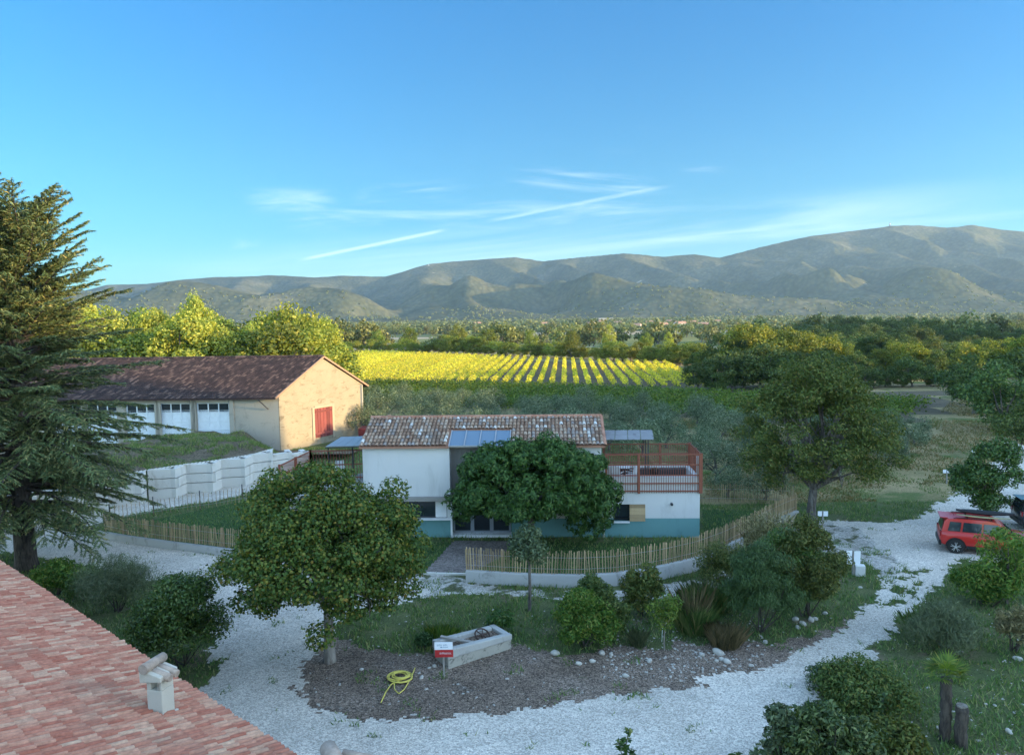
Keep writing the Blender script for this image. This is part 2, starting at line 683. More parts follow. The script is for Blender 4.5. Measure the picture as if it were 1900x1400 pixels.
LAWN2 = gpoly([(1303, 990), (1303, 945), (1430, 948), (1470, 950), (1420, 985), (1350, 1028), (1250, 1060), (1100, 1075), (940, 1070), (945, 1006), (1303, 1006)])
PATH = gpoly([(842, 1003), (950, 1003), (935, 1030), (868, 1063), (786, 1063)])
SANDY2 = gpoly([(1478, 968), (1530, 966), (1600, 985), (1665, 1040), (1652, 1092), (1625, 1052), (1560, 1030), (1480, 1015), (1440, 1010)])
BACKPATH = gpoly([(150, 985), (208, 962), (300, 944), (400, 928), (500, 905), (560, 885), (560, 872), (490, 890), (390, 908), (300, 922), (222, 938), (120, 966)])
GRASSB = gpoly([(640, 1150), (760, 1118), (920, 1112), (960, 1150), (950, 1190), (800, 1212), (690, 1200)])

FX0, FX1, FY0, FY1, FS = -42.0, 44.0, 13.0, 72.0, 0.10


def fine_h(x, y):
    """small unevenness of the ground near the buildings, zero along the patch border"""
    e = np.minimum(np.minimum(x - FX0, FX1 - x), np.minimum(y - FY0, FY1 - y))
    return (fbm(x * .7, y * .7, 3, 4) - .5) * .10 * sstep(0, 3, e)


def zone_at(x, y):
    ix = ((np.asarray(x) - FX0) / (FX1 - FX0) * ZONE.shape[1]).astype(int)
    iy = ((np.asarray(y) - FY0) / (FY1 - FY0) * ZONE.shape[0]).astype(int)
    ok = (ix >= 0) & (iy >= 0) & (ix < ZONE.shape[1]) & (iy < ZONE.shape[0])
    return np.where(ok, ZONE[np.clip(iy, 0, ZONE.shape[0] - 1), np.clip(ix, 0, ZONE.shape[1] - 1)], 6)


def gz(x, y):
    return float(terr(x, y)) + (float(fine_h(np.array(x), np.array(y))) if FX0 < x < FX1 and FY0 < y < FY1 else 0.0)


def build_ground():
    nx, ny = int(round((FX1 - FX0) / FS)), int(round((FY1 - FY0) / FS))
    xs, ys = np.linspace(FX0, FX1, nx + 1), np.linspace(FY0, FY1, ny + 1)
    X, Y = np.meshgrid(xs, ys)
    Z = fine_h(X, Y)
    cx, cy = (X[:-1, :-1] + FS / 2), (Y[:-1, :-1] + FS / 2)
    jx = cx + (fbm(cx * 1.3, cy * 1.3, 31, 5, .75) - .5) * 1.7
    jy = cy + (fbm(cx * 1.3, cy * 1.3, 77, 5, .75) - .5) * 1.7
    zone = np.zeros(cx.shape, int)
    far = (cy > 46) & (cx > 11)
    zone[far] = 6
    zone[inpoly(jx, jy, MULCH)] = 2
    zone[inpoly(jx, jy, SANDY)] = 3
    zone[inpoly(jx, jy, GRAVEL)] = 1
    zone[inpoly(cx, cy, LAWN)] = 4
    zone[inpoly(cx, cy, LAWN2)] = 4
    zone[inpoly(jx, jy, BACKPATH)] = 1
    zone[inpoly(jx, jy, SANDY2)] = 3
    zone[inpoly(cx, cy, PATH)] = 5
    zone[(zone == 2) & inpoly(jx, jy, GRASSB)] = 0
    # thin grass wandering over the drive centre, as in the photograph
    a, b_ = at(1640, 1150)[:2], at(1700, 1060)[:2]
    t = ((cx - a[0]) * (b_[0] - a[0]) + (cy - a[1]) * (b_[1] - a[1])) / ((b_ - a) @ (b_ - a))
    d = np.hypot(cx - a[0] - t * (b_[0] - a[0]), cy - a[1] - t * (b_[1] - a[1]))
    zone[(zone == 1) & (t > -.1) & (t < 1.1) & (d < .5) & (fbm(cx * 1.6, cy * 1.6, 9, 3) > .58)] = 0
    global ZONE
    ZONE = zone
    idx = np.arange((nx + 1) * (ny + 1)).reshape(ny + 1, nx + 1)
    Fq = np.stack([idx[:-1, :-1], idx[:-1, 1:], idx[1:, 1:], idx[1:, :-1]], -1).reshape(-1, 4)
    V = np.stack([X, Y, Z], -1).reshape(-1, 3)
    zf = zone.ravel()
    for k, (nm, mt) in {1: ('gravel_drive', 'gravel'), 2: ('mulch_bed', 'mulch'), 3: ('sandy_verge', 'sandy'), 4: ('lawn', 'lawn'), 5: ('path', 'path')}.items():
        ff = Fq[zf == k]
        u_, inv = np.unique(ff, return_inverse=True)
        tag(fast(nm, V[u_], inv.reshape(-1, 4), M[mt], smooth=True), kind='structure')
    # everything else, with the wide land beyond, is one ground sheet
    ff = Fq[(zf == 0) | (zf == 6)]
    mi = (zf[(zf == 0) | (zf == 6)] == 6).astype(int)
    u_, inv = np.unique(ff, return_inverse=True)
    Va, Fa = V[u_], inv.reshape(-1, 4)
    gx = np.unique(np.concatenate([np.linspace(-7000, -400, 34), np.linspace(-400, FX0, 60), np.linspace(FX0, FX1, 24), np.linspace(FX1, 400, 60), np.linspace(400, 7000, 34)]))
    gy = np.unique(np.concatenate([np.linspace(-600, FY0, 20), np.linspace(FY0, FY1, 20), np.linspace(FY1, 600, 90), np.linspace(600, 7200, 60)]))
    X, Y = np.meshgrid(gx, gy)
    idx = np.arange(X.size).reshape(X.shape) + len(Va)
    Fo = np.stack([idx[:-1, :-1], idx[:-1, 1:], idx[1:, 1:], idx[1:, :-1]], -1)
    mx, my = (X[:-1, :-1] + X[1:, 1:]) / 2, (Y[:-1, :-1] + Y[1:, 1:]) / 2
    keep = ~((mx > FX0) & (mx < FX1) & (my > FY0) & (my < FY1))
    vs = inpoly(mx, my, VINE_AREA)
    mo = np.where(my > 260, 2, 1)
    mo = np.where(vs, 3, mo)
    Vb = np.stack([X, Y, terr(X, Y)], -1).reshape(-1, 3)
    o = fast('ground', np.vstack([Va, Vb]), np.vstack([Fa, Fo[keep]]), [M['grass'], M['soil'], M['valley'], M['vinesoil']], smooth=True,
             midx=np.concatenate([mi, mo[keep]]))
    tag(o, kind='structure')


VINE_AREA = [(-80, 128), (-24, 130), (-20, 106), (30, 78), (42, 76), (62, 104), (36, 118), (40, 160), (-60, 246), (-90, 250)]


def valley_mat():
    m, T, b = new_mat('valley_fields')
    g = T.new('ShaderNodeNewGeometry')
    P = T.mapping(g.outputs['Position'], (1 / 210, 1 / 120, 0), (0, 0, .35))
    nd = T.new('ShaderNodeTexVoronoi', feature='F1')
    nd.inputs['Scale'].default_value = 1.0
    T.l.new(P, nd.inputs['Vector'])
    sp = T.new('ShaderNodeSeparateColor')
    T.l.new(nd.outputs['Color'], sp.inputs[0])
    c = T.ramp(sp.outputs[0], [(0, (.07, .10, .03)), (.3, (.14, .15, .04)), (.5, (.24, .19, .10)), (.7, (.10, .12, .035)), (.9, (.30, .25, .16))], 'CONSTANT')
    n = T.noise(g.outputs['Position'], .05, 5, .6)
    c = T.mix(1.0, c, T.ramp(n, [(.3, (.75,) * 3), (.7, (1.2,) * 3)]), 'MULTIPLY')
    T.l.new(c, b.inputs['Base Color'])
    b.inputs['Roughness'].default_value = 1
    return m


M['valley'] = valley_mat()
build_ground()

# ------------------------------------------------------------------ mountains
def hor(px):
    return 580 - (px - 950) * math.tan(ROLL)


SIL = [(-300, 552), (0, 552), (120, 546), (170, 538), (205, 529), (280, 527), (330, 521), (390, 515), (450, 514), (510, 511), (590, 515), (640, 512), (720, 514), (760, 502), (800, 490),
       (870, 484), (960, 478), (1010, 486), (1080, 478), (1160, 471), (1230, 477), (1290, 473), (1335, 479), (1370, 470), (1400, 462), (1430, 455), (1500, 440),
       (1560, 432), (1600, 428), (1650, 421), (1700, 420), (1750, 425), (1800, 419), (1850, 428), (1905, 432), (2100, 440), (2400, 470)]
YF, YR = 2300.0, 4200.0


def mountain_mat():
    m, T, b = new_mat('forested_slope')
    g = T.new('ShaderNodeNewGeometry')
    P = g.outputs['Position']
    n = T.noise(P, .006, 6, .6)
    c = T.ramp(n, [(.3, (.046, .056, .028)), (.5, (.078, .084, .043)), (.72, (.125, .12, .068))])
    vd = T.voro(P, .055)
    c = T.mix(1.0, c, T.ramp(vd, [(0, (1.15,) * 3), (.75, (.7,) * 3)]), 'MULTIPLY')
    bare = T.step(T.noise(P, .012, 5, .6, .5), .70, .74)
    c = T.mix(bare, c, (.32, .29, .22))
    T.l.new(c, b.inputs['Base Color'])
    b.inputs['Roughness'].default_value = 1
    b.inputs['Specular IOR Level'].default_value = 0
    bp = T.new('ShaderNodeBump')
    bp.inputs['Strength'].default_value = .35
    bp.inputs['Distance'].default_value = 7.0
    T.l.new(T.math('MULTIPLY', vd, -1.0), bp.inputs['Height'])
    T.l.new(bp.outputs[0], b.inputs['Normal'])
    return m


M['mountain'] = mountain_mat()


def mount_z(X, Y):
    U = X / np.maximum(Y, 1)
    px = CX + F * U
    py = np.interp(px, [p[0] for p in SIL], [p[1] for p in SIL])
    tanel = (580 - (px - 950) * math.tan(ROLL) - py) / F
    yr = YR + 260 * (vnoise(X / 900, X * 0 + 3, 4) - .5)
    H = CAMZ + yr * tanel
    t = (Y - YF) / (yr - YF)
    q = X - .38 * (yr - Y) + 380 * (fbm(X / 800, Y / 900, 8, 2) - .5)
    tri = lambda v_, lam: np.abs(2 * ((v_ / lam) % 1) - 1)
    s1 = 1 - np.sqrt(tri(q, 440) ** 2 + .012)
    q2 = X - .10 * (yr - Y) + 240 * (fbm(X / 330, Y / 330, 28, 3) - .5)
    s2 = 1 - np.sqrt(tri(q2, 190) ** 2 + .02)
    big = sstep(.22, .36, U)
    tt = np.clip(t, 0, 1)
    base = -16.0
    w = np.sin(np.pi * tt ** .8)
    cut = (.95 - .42 * big) * (.5 + .8 * vnoise(X / 600, Y / 700, 71)) * (1 - s1) * w
    cut = np.clip(cut + (.16 + .06 * big) * (1 - s2) * w, 0, .92)
    Z = base + (H - base) * tt ** 1.02 * (1 - cut)
    Z = np.where(t > 1, H - (t - 1) * 500, Z)
    fh = 95 * sstep(.02, .18, t) * (1 - sstep(.26, .55, t)) * np.maximum(0, fbm(X / 300, Y / 300, 51, 2) - .38) / .35
    Z = Z + fh
    Z = Z + (fbm(X / 60, Y / 60, 91, 3) - .5) * 14 * sstep(.03, .2, t) * (1 - sstep(.85, 1, t) * .7)
    return Z


def build_mountains():
    us = np.linspace(-.95, 1.05, 620)
    ys = np.concatenate([np.linspace(YF - 60, YR + 120, 190), np.linspace(YR + 160, YR + 700, 8)])
    Uu, Y = np.meshgrid(us, ys)
    X = Uu * Y
    Z = mount_z(X, Y)
    Z[0] = -30
    idx = np.arange(X.size).reshape(X.shape)
    Fq = np.stack([idx[:-1, :-1], idx[:-1, 1:], idx[1:, 1:], idx[1:, :-1]], -1).reshape(-1, 4)
    tag(fast('mountains', np.stack([X, Y, Z], -1).reshape(-1, 3), Fq, M['mountain'], smooth=True), kind='structure')


build_mountains()

# unseen rises added right of the frame, heights shaped to block the low sun
def build_shade_hill(u0, vk, hk, half):
    vs_ = np.linspace(vk[0], vk[-1], 360)
    ws = np.linspace(-1, 1, 41)
    Vv, W = np.meshgrid(vs_, ws)
    prof = np.interp(Vv, vk, hk)
    Uu = u0 + W * half
    Zz = prof * np.clip(1 - np.abs(W) ** 1.7, 0, 1) + (fbm(Uu / 5, Vv / 5, 2, 3) - .5) * 1.6 * np.clip(1 - np.abs(W), 0, 1)
    Zz = np.where(np.abs(W) > .97, -9, Zz)
    X = SUN_H[0] * Uu - SUN_H[1] * Vv
    Y = SUN_H[1] * Uu + SUN_H[0] * Vv
    Zz = Zz + terr(X, Y)
    idx = np.arange(X.size).reshape(X.shape)
    Fq = np.stack([idx[:-1, :-1], idx[:-1, 1:], idx[1:, 1:], idx[1:, :-1]], -1).reshape(-1, 4)
    tag(fast('shade_hill', np.stack([X, Y, Zz], -1).reshape(-1, 3), Fq, M['grass'], smooth=True), kind='structure')


build_shade_hill(150, [-170, -100, 57.4, 59.2, 105, 128, 134, 195, 230], [0, 40, 40, 29.5, 29.5, 26.5, 17, 18, 0], 30)
build_shade_hill(225, [225, 255, 375, 405], [0, 44, 44, 0], 36)
#@@PART2
# ------------------------------------------------------------------ foliage helpers
def unit(v):
    return v / (np.linalg.norm(v, axis=-1, keepdims=True) + 1e-9)


def rdir(n, rng):
    return unit(rng.normal(size=(n, 3)))


def leaves(P, N, size, aspect=.5, T=None, rng=RNG, var=.35, fold=.18):
    """one folded four-cornered leaf per point; returns verts and quads"""
    n = len(P)
    if T is None:
        T = rdir(n, rng)
    T = unit(T - (T * N).sum(1, keepdims=True) * N)
    B = np.cross(N, T)
    L = (size * (1 + var * (rng.random(n) * 2 - 1)))[:, None]
    W = L * aspect
    a = P - T * L * .5
    c = P + T * L * .5
    m = P + T * L * (-.05)
    b = m + B * W * .5 + N * L * fold
    d = m - B * W * .5 + N * L * fold
    V = np.stack([a, b, c, d], 1).reshape(-1, 3)
    Fq = np.arange(4 * n).reshape(n, 4)
    return V, Fq


def clump_points(clumps, n, rng=RNG, inner=.45, up=.45, rnd=.7):
    """clumps: rows of (x,y,z,rx,rz); points gather near each clump's surface"""
    C = np.asarray(clumps, float)
    w = C[:, 3] ** 1.6
    k = rng.choice(len(C), n, p=w / w.sum())
    D = rdir(n, rng)
    r = inner + (1 - inner) * rng.random(n) ** .6
    S = np.stack([C[k, 3], C[k, 3], C[k, 4]], 1)
    P = C[k, :3] + D * S * r[:, None] + rng.normal(size=(n, 3)) * S * .13
    N = unit(D + np.array([0, 0, up]) + rnd * rng.normal(size=(n, 3)))
    return P, N, D


def ell_clumps(c, rx, ry, rz, n, cr, rng=RNG, low=-1.0, fill=.25, squash=.8, rvar=.4, shape=None):
    """n clumps spread over the shell (and a little inside) of an ellipsoid"""
    out = []
    i = 0
    while len(out) < n and i < n * 30:
        i += 1
        d = rdir(1, rng)[0]
        if d[2] < low:
            continue
        r = 1 - cr / max(rx, ry) * .8 if rng.random() > fill else rng.random() * .7
        r *= rng.uniform(.86, 1.1)
        k = shape(d[2]) if shape else 1.0
        p = np.array([c[0] + d[0] * rx * r * k, c[1] + d[1] * ry * r * k, c[2] + d[2] * rz * r])
        s_ = cr * (1 + rvar * (rng.random() * 2 - 1))
        out.append((*p, s_, s_ * squash))
    return out


def limbs(mb, base, fork, tips, r0, rng=RNG, sub=0, n=7):
    """tapered trunk from base to fork, then bent limbs to the given tips"""
    base, fork = np.array(base, float), np.array(fork, float)
    mid = (base + fork) / 2 + rng.normal(size=3) * np.array([1, 1, 0]) * r0 * .4
    flare = base + np.array([0, 0, r0 * .9])
    mb.tube([base - np.array([0, 0, .15]), flare, mid, fork], [r0 * 1.45, r0 * 1.08, r0 * .9, r0 * .8], 10)
    for t in tips:
        t = np.array(t[:3], float)
        d = t - fork
        L = np.linalg.norm(d)
        m1 = fork + d * .35 + np.array([0, 0, L * .10]) + rng.normal(size=3) * L * .05
        m2 = fork + d * .7 + np.array([0, 0, L * .07]) + rng.normal(size=3) * L * .05
        q = r0 * rng.uniform(.35, .6)
        mb.tube([fork - d / L * r0 * .3, m1, m2, t], [q, q * .75, q * .45, q * .15], n, False)
        for _ in range(sub):
            e = m2 + rdir(1, rng)[0] * L * .35
            mb.tube([m1 + (m2 - m1) * rng.random(), (m2 + e) / 2 + rng.normal(size=3) * .05, e], [q * .4, q * .28, q * .1], 5, False)


def bark_mat(name, c1, c2):
    m, T, b = new_mat(name)
    tc = T.new('ShaderNodeTexCoord')
    n = T.noise(T.mapping(tc.outputs['Object'], (9, 9, 2.2)), 1.0, 6, .7, .4)
    T.l.new(T.mix(T.step(n, .35, .65), c1, c2), b.inputs['Base Color'])
    b.inputs['Roughness'].default_value = .95
    bp = T.new('ShaderNodeBump')
    bp.inputs['Strength'].default_value = .8
    bp.inputs['Distance'].default_value = .05
    T.l.new(n, bp.inputs['Height'])
    T.l.new(bp.outputs[0], b.inputs['Normal'])
    return m


M['bark'] = bark_mat('grey_bark', (.06, .052, .045), (.17, .155, .135))
M['bark_pale'] = bark_mat('pale_bark', (.14, .125, .105), (.26, .24, .21))
M['bark_dark'] = bark_mat('dark_bark', (.03, .026, .022), (.085, .072, .06))
M['lf_linden'] = leaf_mat('linden_leaf', [(0, (0.029, 0.062, 0.012)), (.45, (0.06, 0.109, 0.019)), (.75, (0.112, 0.147, 0.026)), (.93, (0.186, 0.178, 0.03)), (1, (0.199, 0.132, 0.024))], .25, objvar=0)
M['lf_fig'] = leaf_mat('fig_leaf', [(0, (0.016, 0.053, 0.012)), (.5, (0.031, 0.092, 0.018)), (.85, (0.05, 0.126, 0.026)), (1, (0.112, 0.163, 0.041))], .2, objvar=0)
M['lf_walnut'] = leaf_mat('walnut_leaf', [(0, (0.043, 0.074, 0.019)), (.5, (0.085, 0.127, 0.028)), (.85, (0.144, 0.171, 0.04)), (1, (0.203, 0.176, 0.047))], .25, objvar=0)
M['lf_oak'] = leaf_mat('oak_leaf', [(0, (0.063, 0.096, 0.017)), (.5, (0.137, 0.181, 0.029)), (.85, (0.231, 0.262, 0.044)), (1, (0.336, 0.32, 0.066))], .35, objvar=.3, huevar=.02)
M['lf_shade'] = leaf_mat('shaded_oak_leaf', [(0, (0.033, 0.062, 0.018)), (.5, (0.066, 0.106, 0.028)), (.85, (0.11, 0.15, 0.039)), (1, (0.165, 0.188, 0.05))], .25, objvar=.25, huevar=.02)  # oak leaf again, with shade put into its colour for the shaded trees
M['lf_oliv2'] = leaf_mat('olive_yellow_leaf', [(0, (0.035, 0.058, 0.017)), (.45, (0.075, 0.111, 0.029)), (.85, (0.131, 0.163, 0.043)), (1, (0.188, 0.182, 0.054))], .3, objvar=.05)
M['lf_bay'] = leaf_mat('bay_leaf', [(0, (0.03, 0.059, 0.018)), (.45, (0.068, 0.112, 0.034)), (.85, (0.135, 0.182, 0.058)), (1, (0.216, 0.238, 0.091))], .25, .5, .35, objvar=.05)
M['lf_lime'] = leaf_mat('yellow_green_leaf', [(0, (0.146, 0.198, 0.041)), (.5, (0.291, 0.334, 0.058)), (1, (0.461, 0.445, 0.092))], .4, objvar=.22, huevar=.02)
M['lf_olive'] = leaf_mat('olive_leaf', [(0, (0.026, 0.049, 0.021)), (.4, (0.066, 0.104, 0.048)), (.75, (0.126, 0.171, 0.092)), (1, (0.264, 0.305, 0.184))], .12, objvar=.2, huevar=.012)
M['lf_vine'] = leaf_mat('vine_leaf', [(0, (0.254, 0.29, 0.047)), (.4, (0.506, 0.498, 0.061)), (.8, (0.76, 0.664, 0.083)), (1, (0.8, 0.747, 0.112))], .55, objvar=.1, huevar=.008)
M['lf_vine_green'] = leaf_mat('green_vine_leaf', [(0, (0.041, 0.081, 0.013)), (.5, (0.081, 0.143, 0.019)), (1, (0.162, 0.202, 0.033))], .35, objvar=.12, huevar=.01)
M['lf_cedar'] = leaf_mat('cedar_needle', [(0, (0.054, 0.094, 0.039)), (.5, (0.104, 0.148, 0.057)), (.85, (0.181, 0.2, 0.074)), (1, (0.304, 0.251, 0.099))], .1, objvar=0)
M['lf_laurel'] = leaf_mat('laurel_leaf', [(0, (0.029, 0.073, 0.015)), (.5, (0.054, 0.12, 0.023)), (.85, (0.09, 0.16, 0.032)), (1, (0.152, 0.17, 0.039))], .2, .45, .4, objvar=.05)
M['lf_bright'] = leaf_mat('bright_leaf', [(0, (0.046, 0.097, 0.017)), (.5, (0.1, 0.177, 0.028)), (.85, (0.185, 0.241, 0.042)), (1, (0.246, 0.225, 0.056))], .35, objvar=.08)
M['lf_grey'] = leaf_mat('grey_green_leaf', [(0, (0.052, 0.079, 0.039)), (.5, (0.091, 0.122, 0.059)), (1, (0.168, 0.202, 0.105))], .2, objvar=.08)
M['lf_dry'] = leaf_mat('dry_stem', [(0, (0.078, 0.078, 0.036)), (.5, (0.143, 0.13, 0.06)), (1, (0.286, 0.234, 0.12))], .2, objvar=.08)
M['lf_dark'] = leaf_mat('dark_needle', [(0, (0.021, 0.052, 0.016)), (.6, (0.042, 0.085, 0.024)), (1, (0.073, 0.121, 0.038))], .1, objvar=.05)
M['lf_grass'] = leaf_mat('grass_blade', [(0, (0.058, 0.119, 0.03)), (.5, (0.103, 0.182, 0.049)), (.85, (0.186, 0.238, 0.077)), (1, (0.329, 0.301, 0.143))], .25, objvar=0)
M['lf_far'] = leaf_mat('far_leaf', [(0, (0.056, 0.079, 0.023)), (.5, (0.11, 0.133, 0.039)), (1, (0.205, 0.206, 0.065))], .2, objvar=.3, huevar=.025)
M['lf_plume'] = leaf_mat('pale_plume', [(0, (.35, .33, .28)), (1, (.6, .58, .5))], .3, objvar=0)


def tree(name, label, cat, base, fork_h, trunk_r, clumps, n, lsize, lmat, bmat, rotz=0, group=None, aspect=.62, inner=.45, up=.45,
         tips=10, sub=1, rng=RNG, droop=0.0, whorl=0, fork_off=(0, 0)):
    """clumps relative to the base"""
    o = thing(name, label, cat, base, 0, group)
    b = np.array(base, float)
    cl = np.array(clumps, float)
    cl[:, :3] += b
    mb = MB()
    pick = [cl[i] for i in rng.permutation(len(cl))[:tips]]
    limbs(mb, b, b + np.array([fork_off[0], fork_off[1], fork_h]), pick, trunk_r, rng, sub)
    mb.build('trunk', M[bmat], o)
    P, N, D = clump_points(cl, n, rng, inner, up)
    T = None
    if whorl:
        P = np.repeat(P, whorl, 0)
        D2 = np.repeat(unit(D + np.array([0, 0, .25])), whorl, 0)
        rd = rdir(len(P), rng)
        T = unit(rd - (rd * D2).sum(1, keepdims=True) * D2 + np.array([0, 0, -droop]) + D2 * .35)
        N = unit(D2 + .35 * rng.normal(size=D2.shape))
        P = P + T * lsize * .5
    elif droop:
        T = unit(rdir(len(P), rng) + np.array([0, 0, -droop]))
    V, Fq = leaves(P, N, lsize, aspect, T, rng)
    fast('crown', V, Fq, M[lmat], o)
    return o


def bush(name, label, cat, base, clumps, n, lsize, lmat, group=None, aspect=.45, inner=.5, up=.4, T_up=0.0, rng=RNG, stems=6, bmat='bark_dark'):
    o = thing(name, label, cat, base, 0, group)
    b = np.array(base, float)
    cl = np.array(clumps, float)
    cl[:, :3] += b
    mb = MB()
    for i in rng.permutation(len(cl))[:stems]:
        t = cl[i, :3]
        mb.tube([b + np.array([rng.normal() * .08, rng.normal() * .08, -.1]), (b + t) / 2 + rng.normal(size=3) * .08, t], [.03, .02, .008], 5, False)
    mb.build('stem', M[bmat], o)
    P, N, D = clump_points(cl, n, rng, inner, up)
    P[:, 2] = np.maximum(P[:, 2], b[2] + .03 + .05 * rng.random(len(P)))
    T = unit(D + np.array([0, 0, T_up]) + .6 * rng.normal(size=D.shape)) if T_up else None
    V, Fq = leaves(P, N, lsize, aspect, T, rng)
    fast('foliage', V, Fq, M[lmat], o)
    return o


def blades(C, n, spread, h, lean, w, rng=RNG, hv=.4):
    """n thin tapering blades from points around C"""
    C = np.asarray(C, float)
    a = rng.random(n) * 2 * np.pi
    r = spread * np.sqrt(rng.random(n))
    B = C + np.stack([np.cos(a) * r, np.sin(a) * r, np.zeros(n)], 1)
    H = h * (1 + hv * (rng.random(n) * 2 - 1))
    a2 = a + rng.normal(size=n) * .7
    ln = lean * H * rng.random(n) * (.4 + r / max(spread, 1e-6))
    dirv = np.stack([np.cos(a2), np.sin(a2), np.zeros(n)], 1)
    tip = B + dirv * ln[:, None] + np.stack([0 * H, 0 * H, H], 1)
    mid = B + dirv * (ln * .35)[:, None] + np.stack([0 * H, 0 * H, H * .6], 1)
    s_ = np.stack([-np.sin(a2), np.cos(a2), np.zeros(n)], 1) * w
    s_ = np.where((rng.random(n) < .5)[:, None], s_, dirv * w)
    V = np.stack([B - s_ * .5, B + s_ * .5, mid + s_ * .45, tip, mid - s_ * .45], 1).reshape(-1, 3)
    Fq = np.arange(5 * n).reshape(n, 5)
    return V, Fq


def tuft(name, label, cat, base, n, spread, h, lean, w, mat, group=None, extra=None):
    o = thing(name, label, cat, base, 0, group)
    V, Fq = blades(base, n, spread, h, lean, w)
    fast('blades', V, Fq, M[mat], o)
    if extra:
        V, Fq = blades(base, *extra[:5])
        fast('seed_heads', V, Fq, M[extra[5]], o)
    return o


def gpt(px, py):
    p = at(px, py)
    p[2] = gz(p[0], p[1])
    return p


# ------------------------------------------------------------------ building helpers
def wall(mb, p0, p1, z0, z1, th, holes=(), reveal=.18, mi=0, back=True):
    """vertical wall from p0 to p1 (outer face on the right-hand side looking p0->p1), holes=(s0,s1,za,zb)"""
    p0, p1 = np.array(p0[:2], float), np.array(p1[:2], float)
    d = p1 - p0
    L = np.linalg.norm(d)
    d /= L
    nrm = np.array([d[1], -d[0]])
    ss = sorted({0.0, L, *[h[0] for h in holes], *[h[1] for h in holes]})
    zz = sorted({z0, z1, *[h[2] for h in holes], *[h[3] for h in holes]})
    pt = lambda s_, z, k: (*(p0 + d * s_ - nrm * k), z)
    for i in range(len(ss) - 1):
        for j in range(len(zz) - 1):
            sm, zm = (ss[i] + ss[i + 1]) / 2, (zz[j] + zz[j + 1]) / 2
            if any(h[0] < sm < h[1] and h[2] < zm < h[3] for h in holes):
                continue
            a, b, c, e = ss[i], ss[i + 1], zz[j], zz[j + 1]
            mb.add([pt(a, c, 0), pt(b, c, 0), pt(b, e, 0), pt(a, e, 0)], [(0, 1, 2, 3)], mi=mi)
            if back:
                mb.add([pt(a, c, th), pt(b, c, th), pt(b, e, th), pt(a, e, th)], [(3, 2, 1, 0)], mi=mi)
    for (a, b, c, e) in holes:
        q = [pt(a, c, 0), pt(b, c, 0), pt(b, e, 0), pt(a, e, 0)]
        k = [pt(a, c, th), pt(b, c, th), pt(b, e, th), pt(a, e, th)]
        for i in range(4):
            mb.add([q[i], k[i], k[(i + 1) % 4], q[(i + 1) % 4]], [(0, 1, 2, 3)], mi=mi)
    for s_ in (0, L):
        mb.add([pt(s_, z0, 0), pt(s_, z0, th), pt(s_, z1, th), pt(s_, z1, 0)], [(0, 1, 2, 3) if s_ == 0 else (3, 2, 1, 0)], mi=mi)
    mb.add([pt(0, z1, 0), pt(L, z1, 0), pt(L, z1, th), pt(0, z1, th)], [(0, 1, 2, 3)], mi=mi)
    return p0, d, nrm


def tile_roof(name, e0, e1, up, w, l, mats, parent, r=None, seg=5, rng=RNG, jit=.012, rise=.45, org=(0, 0, 0), skip=None, under=True):
    """curved clay tiles: e0->e1 the eave line, up the vector from eave to ridge"""
    e0, e1, up = np.array(e0, float), np.array(e1, float), np.array(up, float)
    Lu, Lv = np.linalg.norm(e1 - e0), np.linalg.norm(up)
    u, v = (e1 - e0) / Lu, up / Lv
    nrm = np.cross(u, v)
    if nrm[2] < 0:
        nrm = -nrm
    nc, nr = max(1, int(round(Lu / w))), max(1, int(math.ceil(Lv / l)))
    w, l = Lu / nc, Lv / nr
    Vs, Fs, n = [], [], 0
    ang = np.linspace(0, np.pi, seg + 1)
    for j in range(nr):
        for i in range(nc):
            if skip and skip((i + .5) * w, (j + .5) * l):
                continue
            c0 = e0 + u * ((i + .5) * w + rng.normal() * jit) + v * (j * l + rng.normal() * jit * 1.6)
            tl = rng.normal() * .012
            hw0, hw1 = w * .50, w * .40
            ln = l * 1.22
            lift0, lift1 = .028 + abs(rng.normal()) * jit * .5, -.004
            ring0 = [c0 + u * (-math.cos(a) * hw0) + nrm * (math.sin(a) * hw0 * 2 * rise + lift0) for a in ang]
            c1 = c0 + v * ln + u * tl
            ring1 = [c1 + u * (-math.cos(a) * hw1) + nrm * (math.sin(a) * hw1 * 2 * rise + lift1) for a in ang]
            Vs += ring0 + ring1
            for k in range(seg):
                Fs.append((n + k, n + k + 1, n + seg + 2 + k, n + seg + 1 + k))
            # closed front lip
            n += 2 * (seg + 1)
    o = fast(name, np.array(Vs), np.array(Fs), mats, parent, org)
    return o


M['white_wall'] = plaster_mat('white_render', (.54, .54, .52), (.60, .60, .58), (.40, .40, .37), .4, .5, (1.6, 1.6, .35))
M['teal_wall'] = plaster_mat('teal_render', (.12, .26, .26), (.15, .30, .295), (.09, .19, .185), .5, .6, (1.4, 1.4, .5))
M['barn_wall'] = plaster_mat('grey_barn_render', (.27, .255, .215), (.33, .315, .265), (.17, .16, .14), .55, .35)
M['gable_wall'] = plaster_mat('buff_gable_render', (.20, .172, .118), (.30, .262, .19), (.115, .09, .06), .8, .7, (1.1, 1.1, 3.0), .7, courses=1.1)
M['concrete'] = plaster_mat('grey_concrete', (.30, .30, .28), (.42, .42, .395), (.17, .17, .15), .75, .8, (1.5, 1.5, .7))
M['block'] = plaster_mat('pale_block', (.46, .45, .41), (.60, .59, .54), (.30, .27, .21), .6, .5, (1.2, 1.2, .6))
M['roof_old'] = tile_mat('pale_mixed_tiles', [(0, (.20, .125, .085)), (.3, (.30, .19, .125)), (.5, (.36, .25, .175)), (.7, (.42, .32, .24)), (.84, (.25, .21, .185)), (.93, (.30, .26, .23)), (.955, (.56, .52, .46)), (1, (.62, .60, .56))], (.13, .115, .10))
